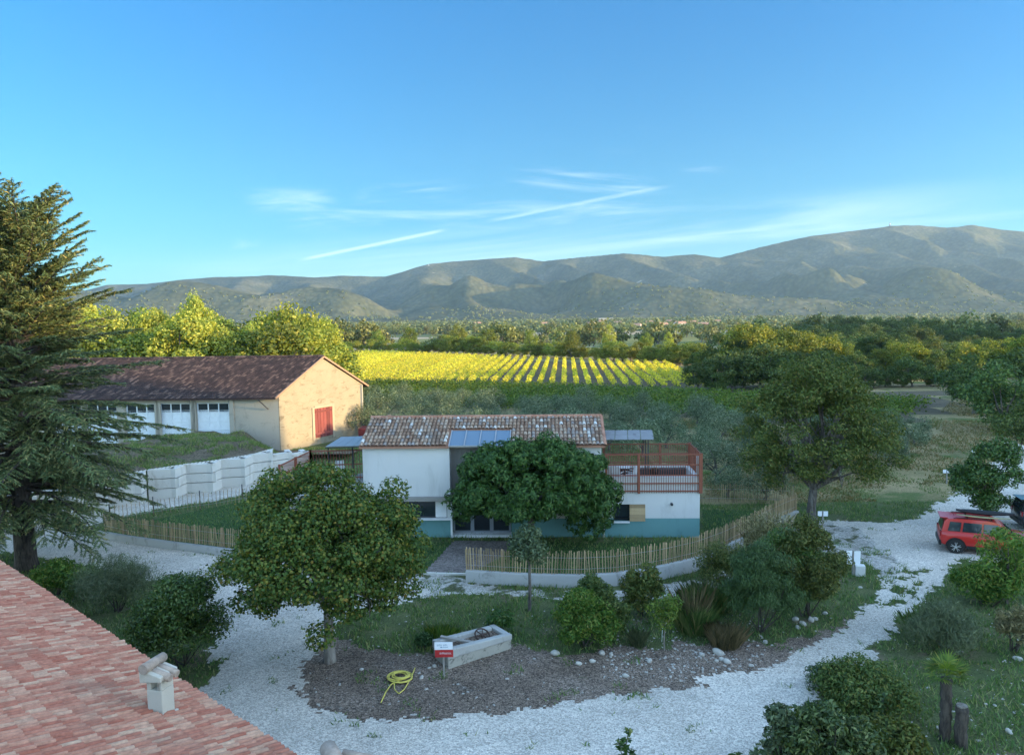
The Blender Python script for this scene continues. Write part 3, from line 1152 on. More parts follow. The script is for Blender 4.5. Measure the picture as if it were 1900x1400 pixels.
M['roof_near'] = tile_mat('pink_clay_tiles', [(0, (.34, .112, .068)), (.35, (.39, .155, .098)), (.6, (.44, .205, .13)), (.85, (.47, .26, .168)), (1, (.51, .32, .21))], (.25, .165, .115), stain_scale=.8)
M['roof_barn'] = tile_mat('brown_barn_tiles', [(0, (.026, .019, .019)), (.4, (.044, .029, .026)), (.75, (.068, .042, .036)), (1, (.14, .092, .075))], (.026, .021, .021), stain_scale=.35)
M['terracotta'] = tile_mat('terracotta', [(0, (.30, .14, .09)), (1, (.40, .22, .15))])
M['glass_dark'] = glass_mat('dark_glass', (.02, .028, .034))
M['sky_glass'] = glass_mat('skylight_glass', (.10, .16, .22), .05)
M['white_paint'] = flat_mat('white_paint', (.72, .73, .73), .5)
M['door_white'] = flat_mat('weathered_white_paint', (.56, .62, .66), .6, var=.18)
M['red_wood'] = flat_mat('red_painted_metal', (.21, .070, .042), .55, var=.2, scale=6)
M['red_door'] = wood_mat('faded_red_planks', (.10, .012, .012), (.20, .07, .06), (10, 10, .8))
M['dark_metal'] = flat_mat('dark_metal', (.035, .038, .042), .5)
M['grey_metal'] = flat_mat('grey_metal', (.24, .27, .30), .45, .3)
M['mesh_panel'] = flat_mat('grey_brown_cladding', (.20, .19, .175), .7)
M['shutter_wood'] = wood_mat('shutter_wood', (.34, .24, .13), (.46, .34, .20))
M['beam_wood'] = wood_mat('grey_timber', (.20, .19, .17), (.34, .32, .29), (2, 2, 10))
M['paling_wood'] = wood_mat('chestnut_paling', (.22, .155, .085), (.44, .33, .19))
M['black'] = flat_mat('black_plastic', (.012, .012, .013), .45)
M['gutter'] = flat_mat('zinc', (.35, .36, .37), .4, .4)
M['canopy'] = plaster_mat('weathered_sheet', (.16, .165, .17), (.26, .265, .27), (.08, .08, .085), .8, 2, (3, 1, 1))


# ------------------------------------------------------------------ foreground house (its roof, lower left)
def build_near_house():
    ze = 4.0
    a, b = at(-260, 858, ze), at(640, 1470, ze)
    p1, p2 = at(0, 1043, ze), at(540, 1400, ze)
    d = (p2 - p1) / np.linalg.norm(p2 - p1)
    e0 = p1 - d * 6.0
    e1 = p2 + d * 4.5
    upd = np.array([-abs(d[1]), -abs(d[0]), 0])
    up = upd * 11.0 + np.array([0, 0, 11.0 * .30])
    o = thing('house', 'nearest house, seen only as a pink clay tile roof in the lower left corner', 'house', (p1[0], p1[1], 0))
    tile_roof('roof', e0, e1, up, .135, .34, M['roof_near'], o, seg=4, jit=.010, rise=.42)
    mb = MB()
    n_out = -upd
    # deck under the tiles, walls below
    th = np.array([0, 0, -.12])
    mb.prism([e0 - n_out * .05 + th * .3, e1 - n_out * .05 + th * .3, e1 + up + th * .3, e0 + up + th * .3], (0, 0, -.18))
    deck = mb.build('roof_deck', M['terracotta'], o)
    mb = MB()
    w0, w1 = e0 - n_out * .35, e1 - n_out * .35
    back = upd * 10.6
    mb.prism([(w0[0], w0[1], -.2), (w1[0], w1[1], -.2), (w1[0] + back[0], w1[1] + back[1], -.2), (w0[0] + back[0], w0[1] + back[1], -.2)], (0, 0, 3.85))
    mb.build('wall', M['gable_wall'], o)

    def on_roof(px, py, lift=0):
        dd = ray(px, py)
        nn = np.cross(d, up / np.linalg.norm(up))
        c = np.array([0, 0, CAMZ])
        t = ((e0 - c) @ nn) / (dd @ nn)
        return c + dd * t

    def chimney(c, h, w, lbl=None):
        c = c - np.array([0, 0, .12])
        ax = np.array([.97, -.25, 0]); ax /= np.linalg.norm(ax)
        ay = np.array([-ax[1], ax[0], 0])
        hw = w / 2
        ch = MB()
        z = np.array([0, 0, 1.0])
        zh = h * .70
        za, zb = h * .56, h * .70
        # shaft, with a smoke opening near the top of the two long faces
        ch.obox(c + z * za / 2, ax * hw, ay * hw, z * za / 2)
        for sx in (-1, 1):
            ch.obox(c + ax * sx * hw * .72 + z * (za + zb + .02) / 2, ax * hw * .28, ay * hw * .98, z * (zb - za + .02) / 2)
        for sy in (-1, 1):
            ch.obox(c + ay * sy * hw * .9 + ax * hw * .62 + z * (za + zb) / 2, ax * hw * .2, ay * hw * .08, z * (zb - za) / 2)
        ch.obox(c + z * .05, ax * (hw + .05), ay * (hw + .05), z * .06)
        s_ = ch.build('chimney', M['chimney_render'], o, bevel=.02)
        cp = MB()
        # sloping head: a wedge in profile along ax
        q = [c + ax * (-hw - .09) + z * zh, c + ax * (hw + .05) + z * (zh + .05), c + ax * (hw + .05) + z * (zh + .15), c + ax * (-hw - .09) + z * (zh + .28)]
        cp.prism([p - ay * (hw + .08) for p in q], ay * 2 * (hw + .08))
        cp.build('chimney_head', M['chimney_render'], s_, bevel=.02)
        tl = MB()
        # half-round tiles laid on the head
        for k, off in enumerate((-.55, .55)):
            p = c + ay * off * hw + ax * (-hw - .02) + z * (zh + .24)
            q_ = c + ay * off * hw + ax * (hw + .16) + z * (zh + .12)
            tl.tube([p - z * .03, q_ - z * .03], [.085, .075], 9)
        p = c + ax * (-hw * .75) + z * (zh + .30)
        tl.tube([p - ay * (hw + .12), p + ay * (hw + .12)], [.105, .095], 10)
        tl.build('chimney_tile', M['cap_tile'], s_)

    M['chimney_render'] = plaster_mat('chimney_render', (.46, .41, .33), (.54, .49, .40), (.34, .29, .22), .4, 2.5)
    M['cap_tile'] = tile_mat('weathered_cap_tile', [(0, (.30, .22, .17)), (.5, (.36, .28, .22)), (1, (.46, .36, .28))], (.14, .13, .12))
    chimney(on_roof(300, 1320), 1.14, .34)
    # crest of a second chimney low at the frame's edge
    r2 = at(628, 1388, 4.15)
    t2 = MB()
    t2.tube([r2 + np.array([-.25, .22, -.12]), r2 + np.array([.06, -.30, -.12])], [.16, .15], 10)
    t2.tube([r2 + np.array([.05, .1, -.16]), r2 + np.array([.62, .02, -.24])], [.09, .09], 8)
    s2 = MB()
    s2.obox(r2 + np.array([.1, -.05, -1.3]), (.32, 0, 0), (0, .28, 0), (0, 0, 1.05))
    c2 = s2.build('chimney', M['chimney_render'], o)
    t2.build('chimney_tile', M['cap_tile'], c2)


build_near_house()


# ------------------------------------------------------------------ barn
def build_barn():
    zw = 5.05
    A = np.array([-20.6, 66.0])          # near corner
    B = np.array([-15.0, 75.4])          # far corner of the gable
    ld = np.array([-1.0, .035])          # along the long wall, to the left
    L = 44.0
    C, D = A + ld * L, B + ld * L
    o = thing('barn', 'long old barn with brown tiled roof and sunlit buff gable end', 'barn', (*A, 0))
    apex = np.array([*((A + B) / 2), 8.05])
    # front wall with five garage openings, placed along the wall
    holes, doors = [], []
    front0, front1 = C, A
    for (x0, x1) in ((366, 427), (297, 354), (232, 290), (158, 215), (92, 150)):
        xa, xb = atY(x0, 750, 66.4)[0], atY(x1, 750, 66.4)[0]
        s0, s1 = L - (A[0] - xa), L - (A[0] - xb)
        holes.append((s0, s1, .4, 4.45))
        doors.append((s0, s1))
    mb = MB()
    p0, d, nrm = wall(mb, C, A, -.3, zw, .35, holes)
    mb.build('front_wall', M['barn_wall'], o)
    pl = MB()
    for s0, s1 in doors:
        for s_ in (s0 - .45, s1 + .05):
            c = p0 + d * (s_ + .2) + nrm * .06
            pl.obox((*c, 2.4), (*(d * .2), 0), (*(nrm * .06), 0), (0, 0, 2.55))
        c = p0 + d * ((s0 + s1) / 2) + nrm * .05
        pl.obox((*c, 4.66), (*(d * (s1 - s0) / 2), 0), (*(nrm * .05), 0), (0, 0, .2))
    pl.build('pier', M['barn_wall'], o)
    for s0, s1 in doors:
        db = MB()
        w = s1 - s0
        c = p0 + d * ((s0 + s1) / 2) - nrm * .22
        db.obox((*c, 2.1), (*(d * w / 2), 0), (*(nrm * .03), 0), (0, 0, 1.72))
        cols = 3
        for i in range(cols + 1):
            q = p0 + d * (s0 + .05 + (w - .1) * i / cols) - nrm * .17
            db.obox((*q, 2.4), (*(d * .045), 0), (*(nrm * .03), 0), (0, 0, 2.04))
        for z in (.5, 1.3, 2.05, 2.8, 3.56, 4.40):
            db.obox((*(p0 + d * ((s0 + s1) / 2) - nrm * .172), z), (*(d * w / 2 * .995), 0), (*(nrm * .028), 0), (0, 0, .045))
        g = db.build('garage_door', M['door_white'], o)
        pn = MB()
        for i in range(cols):
            q = p0 + d * (s0 + .05 + (w - .1) * (i + .5) / cols) - nrm * .2
            pn.obox((*q, 4.0), (*(d * (w / cols / 2 - .05)), 0), (*(nrm * .01), 0), (0, 0, .38))
        pn.build('pane', M['glass_dark'], g)
    # gable wall as a prism, with a door frame and red door
    gd = (B - A) / np.linalg.norm(B - A)
    gn = np.array([gd[1], -gd[0]])
    W = np.linalg.norm(B - A)
    g3 = lambda s_, z, k=0.0: np.array([*(A + gd * s_ + gn * k), z])
    mb = MB()
    mb.prism([g3(0, -.3), g3(W, -.3), g3(W, zw), g3(W / 2, 8.0), g3(0, zw)], (*(-gn * .4), 0))
    # quoin strip down the near corner
    mb.obox(g3(.3, 2.4, .025), (*(gd * .28), 0), (*(gn * .03), 0), (0, 0, 2.6))
    mb.build('gable_wall', M['gable_wall'], o)
    mb = MB()
    wall(mb, D, C, -.3, zw, .35)
    wall(mb, B, D, -.3, zw, .35)
    mb.prism([(*C, zw), (*D, zw), (*((C + D) / 2), 8.0)], (.4, 0, 0))
    mb.build('rear_wall', M['barn_wall'], o)
    # door: read where it sits on the gable
    sd = []
    for px in (584, 617):
        dd = ray(px, 797)
        t = (np.array([*A, 0]) - np.array([0, 0, CAMZ]))[:2] @ gn / (dd[:2] @ gn)
        q = dd[:2] * t
        sd.append((q - A) @ gd)
    s0, s1 = sd
    zb, zt = .62, 3.35
    fr = MB()
    for s_ in (s0 - .14, s1 + .14):
        fr.obox(g3(s_, (zb + zt) / 2 - .05, .03), (*(gd * .14), 0), (*(gn * .04), 0), (0, 0, (zt - zb) / 2 + .2))
    fr.obox(g3((s0 + s1) / 2, zt + .14, .032), (*(gd * ((s1 - s0) / 2 + .0)), 0), (*(gn * .04), 0), (0, 0, .12))
    dr = MB()
    npl = 6
    for i in range(npl):
        s_ = s0 + (s1 - s0) * (i + .5) / npl
        dr.obox(g3(s_, (zb + zt) / 2, .03), (*(gd * ((s1 - s0) / npl / 2 - .012)), 0), (*(gn * .03), 0), (0, 0, (zt - zb) / 2))
    for z in (zb + .35, zt - .3):
        dr.obox(g3((s0 + s1) / 2, z, .07), (*(gd * (s1 - s0) / 2 * .96), 0), (*(gn * .02), 0), (0, 0, .1))
    dobj = dr.build('door', M['red_door'], o)
    fr.build('door_frame', M['gable_pale'], dobj)
    # roof
    rise = apex[2] - zw
    ov = .55
    e0 = np.array([*(C - gd * ov - ld * 0), zw - ov * rise / (W / 2) + .12])
    e1 = np.array([*(A - gd * ov - ld * .16), zw - ov * rise / (W / 2) + .12])
    upv = np.array([*(gd * (W / 2 + ov)), rise * (1 + ov / (W / 2))])
    rf = tile_roof('roof', e0, e1, upv, .27, .36, M['roof_barn'], o, seg=3, rise=.22, jit=.012)
    f0, f1 = np.array([*(D + gd * ov), e0[2]]), np.array([*(B + gd * ov - ld * .16), e0[2]])
    up2 = np.array([*(-gd * (W / 2 + ov)), upv[2]])
    tile_roof('roof', f0, f1, up2, .27, .36, M['roof_barn'], o, seg=3, rise=.22)
    rb = MB()
    rb.prism([e0 - (0, 0, .03), e1 - (0, 0, .03), e1 + upv - (0, 0, .03), e0 + upv - (0, 0, .03)], (0, 0, -.1))
    rb.prism([f0 - (0, 0, .03), f1 - (0, 0, .03), f1 + up2 - (0, 0, .03), f0 + up2 - (0, 0, .03)], (0, 0, -.1))
    rb.build('roof_deck', M['roof_barn'], o)
    rg = MB()
    k = 90
    for i in range(k):
        a_ = e0 + upv + (e1 - e0) * i / k
        b_ = e0 + upv + (e1 - e0) * (i + 1.08) / k
        rg.tube([a_ + (0, 0, .02), b_ + (0, 0, .03)], [.13, .115], 8, False)
    rg.build('ridge_tile', M['roof_barn'], o)
    vg = MB()
    for st, up_ in ((e1, upv), (f1, up2)):
        st = st + np.array([*(-ld * .0), -.02])
        vg.bar(st + (.03, 0, 0), st + up_ + (.03, 0, 0), .12, .16)
    vg.build('verge', M['verge'], o)
    bm = MB()
    bm.bar(g3(.0, 3.9, 0) + np.array([-.9, -.05, -.05]), g3(0, 4.75, 0) + np.array([-1.5, -.75, 0]), .08)
    bm.build('eave_bracket', M['dark_metal'], o)


M['gable_pale'] = plaster_mat('pale_door_surround', (.27, .23, .16), (.31, .27, .20), (.19, .155, .11), .4, 2)
M['verge'] = flat_mat('pale_verge', (.27, .17, .11), .85, var=.3)
build_barn()


# ------------------------------------------------------------------ mound and retaining wall
RW = [(-120, 1005), (0, 990), (120, 968), (222, 938), (300, 925), (360, 914), (420, 905), (480, 893), (540, 872), (572, 858)]
RWP = [at(px, py)[:2] for px, py in RW]


def along(path, ds):
    P = [np.array(p) for p in path]
    seg = [np.linalg.norm(P[i + 1] - P[i]) for i in range(len(P) - 1)]
    tot = sum(seg)
    out, s_ = [], 0.0
    n = max(1, int(round(tot / ds)))
    for k in range(n + 1):
        t = tot * k / n
        i, acc = 0, 0.0
        while i < len(seg) - 1 and acc + seg[i] < t:
            acc += seg[i]
            i += 1
        f = (t - acc) / seg[i]
        d = (P[i + 1] - P[i]) / seg[i]
        out.append((P[i] + (P[i + 1] - P[i]) * min(max(f, 0), 1), d, t))
    return out, tot


def build_retaining_wall():
    pts, tot = along(RWP, 2.5)
    base = np.array([*RWP[3], 0])
    o = thing('retaining_wall', 'pale concrete block retaining wall, zigzag in plan, holding the earth mound', 'wall', base)
    rng = np.random.default_rng(4)
    for i in range(len(pts) - 1):
        p, d, t = pts[i]
        q = pts[i + 1][0]
        nrm = np.array([d[1], -d[0]])
        h = 1.98 if i < len(pts) - 3 else 1.98 - .42 * (i - len(pts) + 4)
        # long face steps outwards, short face returns
        m = p + (q - p) * .60
        a0 = p - nrm * .42
        a1 = m + nrm * .46
        a2 = q - nrm * .42
        mb = MB()
        nc = 3
        for c in range(nc):
            z0, z1 = h * c / nc + .022, h * (c + 1) / nc - .022
            if c == 0:
                z0 = -.15
            sh = rng.choice([0, 0, .16, -.14])
            for (s_, e_, ext0, ext1) in ((a0, a1, 0, sh), (a1, a2, .0, 0)):
                dd = (e_ - s_) / np.linalg.norm(e_ - s_)
                nn = np.array([dd[1], -dd[0]])
                s2, e2 = s_ - dd * .10, e_ + dd * (ext1 - .006)
                c_ = (s2 + e2) / 2 - nn * .2
                mb.obox((*c_, (z0 + z1) / 2), (*((e2 - s2) / 2), 0), (*(nn * .2), 0), (0, 0, (z1 - z0) / 2))
        mb.build('wall_panel', M['block'], o, bevel=.012)
    cp = MB()
    for i in range(len(pts) - 3):
        p, d, t = pts[i]
        q = pts[i + 1][0]
        for k in range(9):
            c = p + (q - p) * (k + .5) / 9 - np.array([d[1], -d[0]]) * .25
            cp.obox((*(c - np.array([d[1], -d[0]]) * .1), 1.99), (*(d * .07), 0), (.0, .12, 0), (0, 0, .03))
    cp.build('coping_lug', M['block'], o)


build_retaining_wall()


RWX = np.array([p[0] for p in RWP])
RWY = np.array([p[1] for p in RWP])


def mound_z(x, y):
    """earth heaped behind the block wall, falling off towards the barn corner"""
    x, y = np.asarray(x, float), np.asarray(y, float)
    yw = np.interp(x, RWX, RWY) + .75
    g = (y - yw) / np.maximum(66.2 - yw, .5)
    u = x / np.maximum(y, 1) * F + CX
    fall = 1 - sstep(430, 520, u)
    ztop = np.interp(u, [470, 575], [1.82, .55])
    zc = 1.82 * (1 - g) + 1.75 * g + .55 * np.exp(-((g - .5) / .3) ** 2)
    z = zc * fall + (ztop * (1 - g) + .1 * g) * (1 - fall)
    z = z + (fbm(x * .55, y * .55, 12, 5) - .5) * .9 * np.clip(g * 4, 0, 1) * (.25 + .75 * fall)
    return np.where((g < 0) | (g > 1), -1.0, z)


def build_mound():
    n, m = 110, 44
    xs = np.linspace(RWX[0], -13.5, n)
    V, Fs = [], []
    for i, x in enumerate(xs):
        yw = float(np.interp(x, RWX, RWY)) + .752
        ys = np.linspace(yw, 66.19, m)
        zz = mound_z(np.full(m, x), ys)
        V += [(x, y, z) for y, z in zip(ys, zz)]
    for i in range(n - 1):
        for j in range(m - 1):
            a = i * m + j
            Fs.append((a, a + m, a + m + 1, a + 1))
    tag(fast('mound', V, Fs, M['dirt'], smooth=True), kind='structure')


build_mound()
#@@PART3
# ------------------------------------------------------------------ white house with the terraces
def build_house():
    A, B = np.array([-8.08, 40.0]), np.array([9.83, 39.15])
    d = (B - A) / np.linalg.norm(B - A)
    n = np.array([d[1], -d[0]])           # towards the viewer
    L = np.linalg.norm(B - A)
    o = thing('house', 'white and teal two-storey house with pale tiled roof and red railed terraces', 'house', (*A, 0))

    def S(px, py=900):                    # distance along the front wall under a photo column
        dd = ray(px, py)
        t = (A @ n) / (dd[:2] @ n)
        return (dd[:2] * t - A) @ d

    def Zf(px, py):
        dd = ray(px, py)
        t = (A @ n) / (dd[:2] @ n)
        return CAMZ + dd[2] * t
    P = lambda s_, z, k=0.0: np.array([*(A + d * s_ + n * k), z])
    D3, N3, Z3 = np.array([*d, 0]), np.array([*n, 0]), np.array([0, 0, 1.0])
    s_mid0, s_mid1 = S(835), S(948)
    s_t = S(1116)                         # where the roofed part ends
    zt = Zf(1200, 961)                    # teal dado height
    ze = 5.02
    depth = 5.4
    rise = 1.0
    # --- walls
    w0, w1 = S(700, 945), S(833, 945)
    zw0, zw1 = Zf(800, 963), Zf(800, 927)
    zw0 = max(zw0, zt + .02)
    holes_l = [(w0, w1 - .1, zw0, zw1)]
    mb = MB()
    wall(mb, P(0, 0)[:2], P(s_mid0, 0)[:2], zt, ze, .3, holes_l, back=False)
    mb.build('upper_wall', M['white_wall'], o)
    mb = MB()
    wall(mb, P(s_mid1, 0)[:2], P(s_t, 0)[:2], zt, ze, .3, [], back=False)
    mb.build('upper_wall', M['white_wall'], o)
    r0, r1, rz0, rz1 = S(1138, 950), S(1197, 950), Zf(1180, 966), Zf(1180, 935)
    z_top = Zf(1200, 885)
    mb = MB()
    wall(mb, P(s_t, 0)[:2], P(L, 0)[:2], zt, z_top, .3, [(r0 - s_t, r1 - s_t, zt, rz1)], back=False)
    mb.build('terrace_wall', M['white_wall'], o)
    mb = MB()
    wall(mb, P(0, 0, .004)[:2], P(s_mid0, 0, .004)[:2], -.2, zt, .3, [], back=False)
    wall(mb, P(s_mid1, 0, .004)[:2], P(L, 0, .004)[:2], -.2, zt, .3, [(r0 - s_mid1, r1 - s_mid1, rz0, zt)] if rz0 < zt else [], back=False)
    mb.build('teal_wall', M['teal_wall'], o)
    # side, back and terrace sides
    mb = MB()
    wall(mb, P(0, 0, -depth)[:2], P(0, 0, -.3)[:2], -.2, ze, .3, back=False)
    wall(mb, P(s_t, 0, -.3)[:2], P(s_t, 0, -depth)[:2], -.2, ze, .3, [(.7, 1.5, 2.75, 4.75)], back=True)
    wall(mb, P(s_t, 0, -depth)[:2], P(0, 0, -depth)[:2], -.2, ze, .3, back=False)
    for s_ in (0.0, s_t - .3):
        mb.prism([P(s_, ze, -.0), P(s_, ze, -depth), P(s_, ze + rise - .02, -depth / 2)], D3 * .3)
    mb.prism([P(0.31, ze - .2, -.31), P(s_t - .31, ze - .2, -.31), P(s_t - .31, ze - .2, -depth + .31), P(.31, ze - .2, -depth + .31)], (0, 0, .1))
    mb.build('side_wall', M['white_wall'], o)
    td = 3.2                              # terrace depth
    mb = MB()
    wall(mb, P(L, 0, -.3)[:2], P(L, 0, -td)[:2], -.2, z_top, .25, back=True)
    wall(mb, P(L, 0, -td)[:2], P(s_t + .05, 0, -td)[:2], -.2, z_top, .25, back=True)
    mb.obox(P(L - .08, (z_top + 4.3) / 2, -.12), D3 * .07, N3 * .07, Z3 * ((4.3 - z_top) / 2 + .03))
    mb.build('parapet', M['white_wall'], o)
    mb = MB()
    mb.prism([P(s_t + .02, 2.62, -.31), P(L - .26, 2.62, -.31), P(L - .26, 2.62, -td + .26), P(s_t + .02, 2.62, -td + .26)], (0, 0, .08))
    mb.build('terrace_floor', M['concrete'], o)
    # --- recessed glazed bay
    bay = MB()
    k = -.55
    zc = Zf(890, 922)
    bay.obox(P((s_mid0 + s_mid1) / 2, (zc + ze) / 2 + .1, k), D3 * (s_mid1 - s_mid0) / 2, N3 * .03, Z3 * ((ze - zc) / 2 + .1))
    for i in range(14):
        s_ = s_mid0 + (s_mid1 - s_mid0) * (i + .5) / 14
        bay.obox(P(s_, (zc + ze) / 2 + .1, k + .045), D3 * .015, N3 * .02, Z3 * ((ze - zc) / 2 + .1))
    bay.build('cladding_panel', M['mesh_panel'], o)
    gl = MB()
    nb = 3
    zd = .12
    for i in range(nb):
        s0 = s_mid0 + .06 + (s_mid1 - s_mid0 - .12) * i / nb
        s1 = s_mid0 + .06 + (s_mid1 - s_mid0 - .12) * (i + 1) / nb
        fr = MB()
        for s_ in (s0 + .05, s1 - .05):
            fr.obox(P(s_, (zd + zc) / 2, k), D3 * .05, N3 * .04, Z3 * (zc - zd) / 2)
        for z in (zd + .05, zc - .05, 1.15):
            fr.obox(P((s0 + s1) / 2, z, k), D3 * ((s1 - s0) / 2 - .1), N3 * .035, Z3 * .045)
        dr = fr.build('glazed_door', M['grey_metal'], o)
        g = MB()
        g.obox(P((s0 + s1) / 2, (zd + zc) / 2, k - .02), D3 * ((s1 - s0) / 2 - .09), N3 * .008, Z3 * ((zc - zd) / 2 - .03))
        g.build('pane', M['glass_dark'], dr)
    sl = MB()
    sl.obox(P((s_mid0 + s_mid1) / 2, .05, k + .25), D3 * (s_mid1 - s_mid0) / 2, N3 * .32, Z3 * .07)
    sl.obox(P(s_mid0 + .05, 1.1, .06), D3 * .05, N3 * .05, Z3 * 1.1)
    sl.build('sill', M['white_paint'], o)
    mb = MB()
    for s_, sg in ((s_mid0, 1), (s_mid1, -1)):
        mb = MB()
        mb.obox(P(s_ - sg * .03, (ze - .2) / 2, -.43), D3 * .03, N3 * .13, Z3 * (ze + .2) / 2)
        mb.build('bay_reveal', M['white_wall'], o)
    # --- left ground-floor window
    fr = MB()
    zc_ = (zw0 + zw1) / 2
    for z in (zw0 + .03, zw1 - .03):
        fr.obox(P((w0 + w1) / 2 - .05, z, -.16), D3 * ((w1 - w0) / 2 - .06), N3 * .028, Z3 * .03)
    for s_ in (w0 + .04, (w0 + w1) / 2 - .3, w1 - .75, w1 - .14):
        fr.obox(P(s_, zc_, -.16), D3 * .035, N3 * .03, Z3 * (zw1 - zw0) / 2)
    win = fr.build('window', M['dark_metal'], o)
    g = MB()
    g.obox(P((w0 + w1) / 2, zc_, -.19), D3 * (w1 - w0) / 2, N3 * .008, Z3 * (zw1 - zw0) / 2)
    g.build('pane', M['glass_dark'], win)
    g = MB()
    for i in range(7):
        g.obox(P(w1 - .70 + i * .085, zc_, -.13 + .02 * (i % 2)), D3 * .042, N3 * .012, Z3 * (zw1 - zw0) / 2 * .96)
    g.build('curtain', M['white_paint'], win)
    bm = MB()
    bm.obox(P((w0 + w1) / 2 + .1, Zf(760, 924), .16), D3 * ((w1 - w0) / 2 + .15), N3 * .155, Z3 * .10)
    bm.build('window_canopy', M['beam_wood'], o)
    bm = MB()
    bm.obox(P((w0 + w1) / 2, zw0 - .04, .07), D3 * ((w1 - w0) / 2 + .1), N3 * .1, Z3 * .035)
    bm.build('window_sill', M['white_paint'], o)
    # --- right window with timber shutter
    g = MB()
    g.obox(P((r0 + r1) / 2, (rz0 + rz1) / 2, -.2), D3 * (r1 - r0) / 2, N3 * .01, Z3 * (rz1 - rz0) / 2)
    win2 = g.build('window', M['glass_dark'], o)
    sh = MB()
    sx = S(1168, 950)
    npl = 5
    for i in range(npl):
        zz = rz0 + (rz1 - rz0) * (i + .5) / npl
        sh.obox(P((sx + r1) / 2, zz, .05), D3 * (r1 - sx) / 2, N3 * .025, Z3 * ((rz1 - rz0) / npl / 2 - .004))
    sh.build('shutter', M['shutter_wood'], win2)
    sh = MB()
    sh.obox(P((r0 + sx) / 2, rz0 - .04, .05), D3 * (sx - r0) / 2, N3 * .1, Z3 * .035)
    sh.build('window_sill', M['white_paint'], win2)
    lp = MB()
    c = P(S(1246, 934), Zf(1246, 934), .0)
    lp.tube([c, c + N3 * .14, c + N3 * .2 - Z3 * .03], [.07, .07, .055], 9)
    lp.build('wall_lamp', M['dark_metal'], o)
    dp = MB()
    sdp = S(1120, 985)
    dp.tube([P(sdp, 0, .07), P(sdp, zt + .12, .07)], .045, 8)
    dp.build('downpipe', M['white_paint'], o)
    # --- roof
    ov = .32
    sl_ = rise / (depth / 2)
    zE = ze - ov * sl_ + .10
    e0, e1 = P(-.12, zE, ov), P(s_t + .15, zE, ov)
    up = -N3 * (depth / 2 + ov) + Z3 * (rise + ov * sl_)
    lenup = np.linalg.norm(up)
    k0, k1 = s_mid0 + .12, s_mid1 + .12
    lit = lenup * .52
    tile_roof('roof', e0, e1, up, .215, .36, M['roof_old'], o, seg=6, rise=.5, jit=.008, skip=lambda a_, b_: k0 < a_ < k1 and b_ < lit)
    f0, f1 = P(-.12, zE, -depth - ov), P(s_t + .15, zE, -depth - ov)
    up2 = N3 * (depth / 2 + ov) + Z3 * (rise + ov * sl_)
    tile_roof('roof', f0, f1, up2, .215, .36, M['roof_old'], o, seg=5, rise=.5)
    rb = MB()
    v = up / lenup
    z_ = Z3 * -.02
    rb.prism([e0 + z_ - N3 * .05, P(-.12 + k0, zE - .02, ov - .05), P(-.12 + k0, zE - .02, ov) + up, e0 + z_ + up], (0, 0, -.09))
    rb.prism([P(-.12 + k1, zE - .02, ov - .05), e1 + z_ - N3 * .05, e1 + z_ + up, P(-.12 + k1, zE - .02, ov) + up], (0, 0, -.09))
    rb.prism([P(-.12 + k0, zE - .02, ov) + v * lit, P(-.12 + k1, zE - .02, ov) + v * lit, P(-.12 + k1, zE - .02, ov) + up, P(-.12 + k0, zE - .02, ov) + up], (0, 0, -.09))
    rb.prism([f0 + z_, f1 + z_, f1 + z_ + up2, f0 + z_ + up2], (0, 0, -.09))
    rb.build('roof_deck', M['terracotta'], o)
    rt = MB()
    nr = 44
    for i in range(nr):
        a_ = e0 + up + (e1 - e0) * i / nr + Z3 * .03
        b_ = e0 + up + (e1 - e0) * (i + 1.1) / nr + Z3 * .045
        rt.tube([a_, b_], [.12, .10], 8, False)
    rt.build('ridge_tile', M['terracotta'], o)
    vt = MB()
    for st, u_ in ((e1, up), (f1, up2)):
        for i in range(9):
            a_ = st + u_ * i / 9 + D3 * .02
            vt.tube([a_ + Z3 * .0, a_ + u_ * 1.15 / 9 + Z3 * .03], [.115, .10], 8, False)
    vt.build('verge_tile', M['terracotta'], o)
    vs_ = MB()
    vs_.obox(P(-.12 + (S(700) + .3), ze + rise + .16, -depth / 2), D3 * .09, N3 * .09, Z3 * .12)
    vs_.build('vent', M['terracotta'], o)
    # glazed strip in the roof
    g = MB()
    q = [P(-.12 + k0 + .02, zE + .0, ov), P(-.12 + k1 - .02, zE, ov)]
    g.prism([q[0] + v * .0, q[1], q[1] + v * lit, q[0] + v * lit], (0, 0, .02))
    gs = g.build('skylight', M['sky_glass'], o)
    b_ = MB()
    nbar = 4
    for i in range(nbar + 1):
        p_ = q[0] + (q[1] - q[0]) * i / nbar + Z3 * .04
        b_.bar(p_, p_ + v * lit, .05, .05)
    b_.bar(q[0] + Z3 * .02 + N3 * .03, q[1] + Z3 * .02 + N3 * .03, .07, .07)
    b_.build('glazing_bar', M['gutter'], gs)
    gt = MB()
    gt.tube([P(0, ze - .10, ov * .2), P(s_mid0, ze - .10, ov * .2)], .04, 6)
    gt.build('eave_trim', M['white_wall'], o)

    # --- red balustrades
    def railing(name, a, b, z0, z1, rails, posts, sp=.125, outer=True):
        mb = MB()
        a, b = np.array(a, float), np.array(b, float)
        Lr = np.linalg.norm((b - a)[:2])
        for z in rails:
            mb.bar((*a[:2], z), (*b[:2], z), .045, .06)
        nb_ = int(Lr / sp)
        for i in range(nb_ + 1):
            p_ = a + (b - a) * i / nb_
            mb.bar((*p_[:2], z0), (*p_[:2], z1), .026)
        for f in posts:
            p_ = a + (b - a) * f
            mb.bar((*p_[:2], z0 - .02), (*p_[:2], z1 + .03), .11)
        return mb.build(name, M['red_wood'], o)
    zr = [2.52, 2.93, 3.36, 3.92, 4.47]
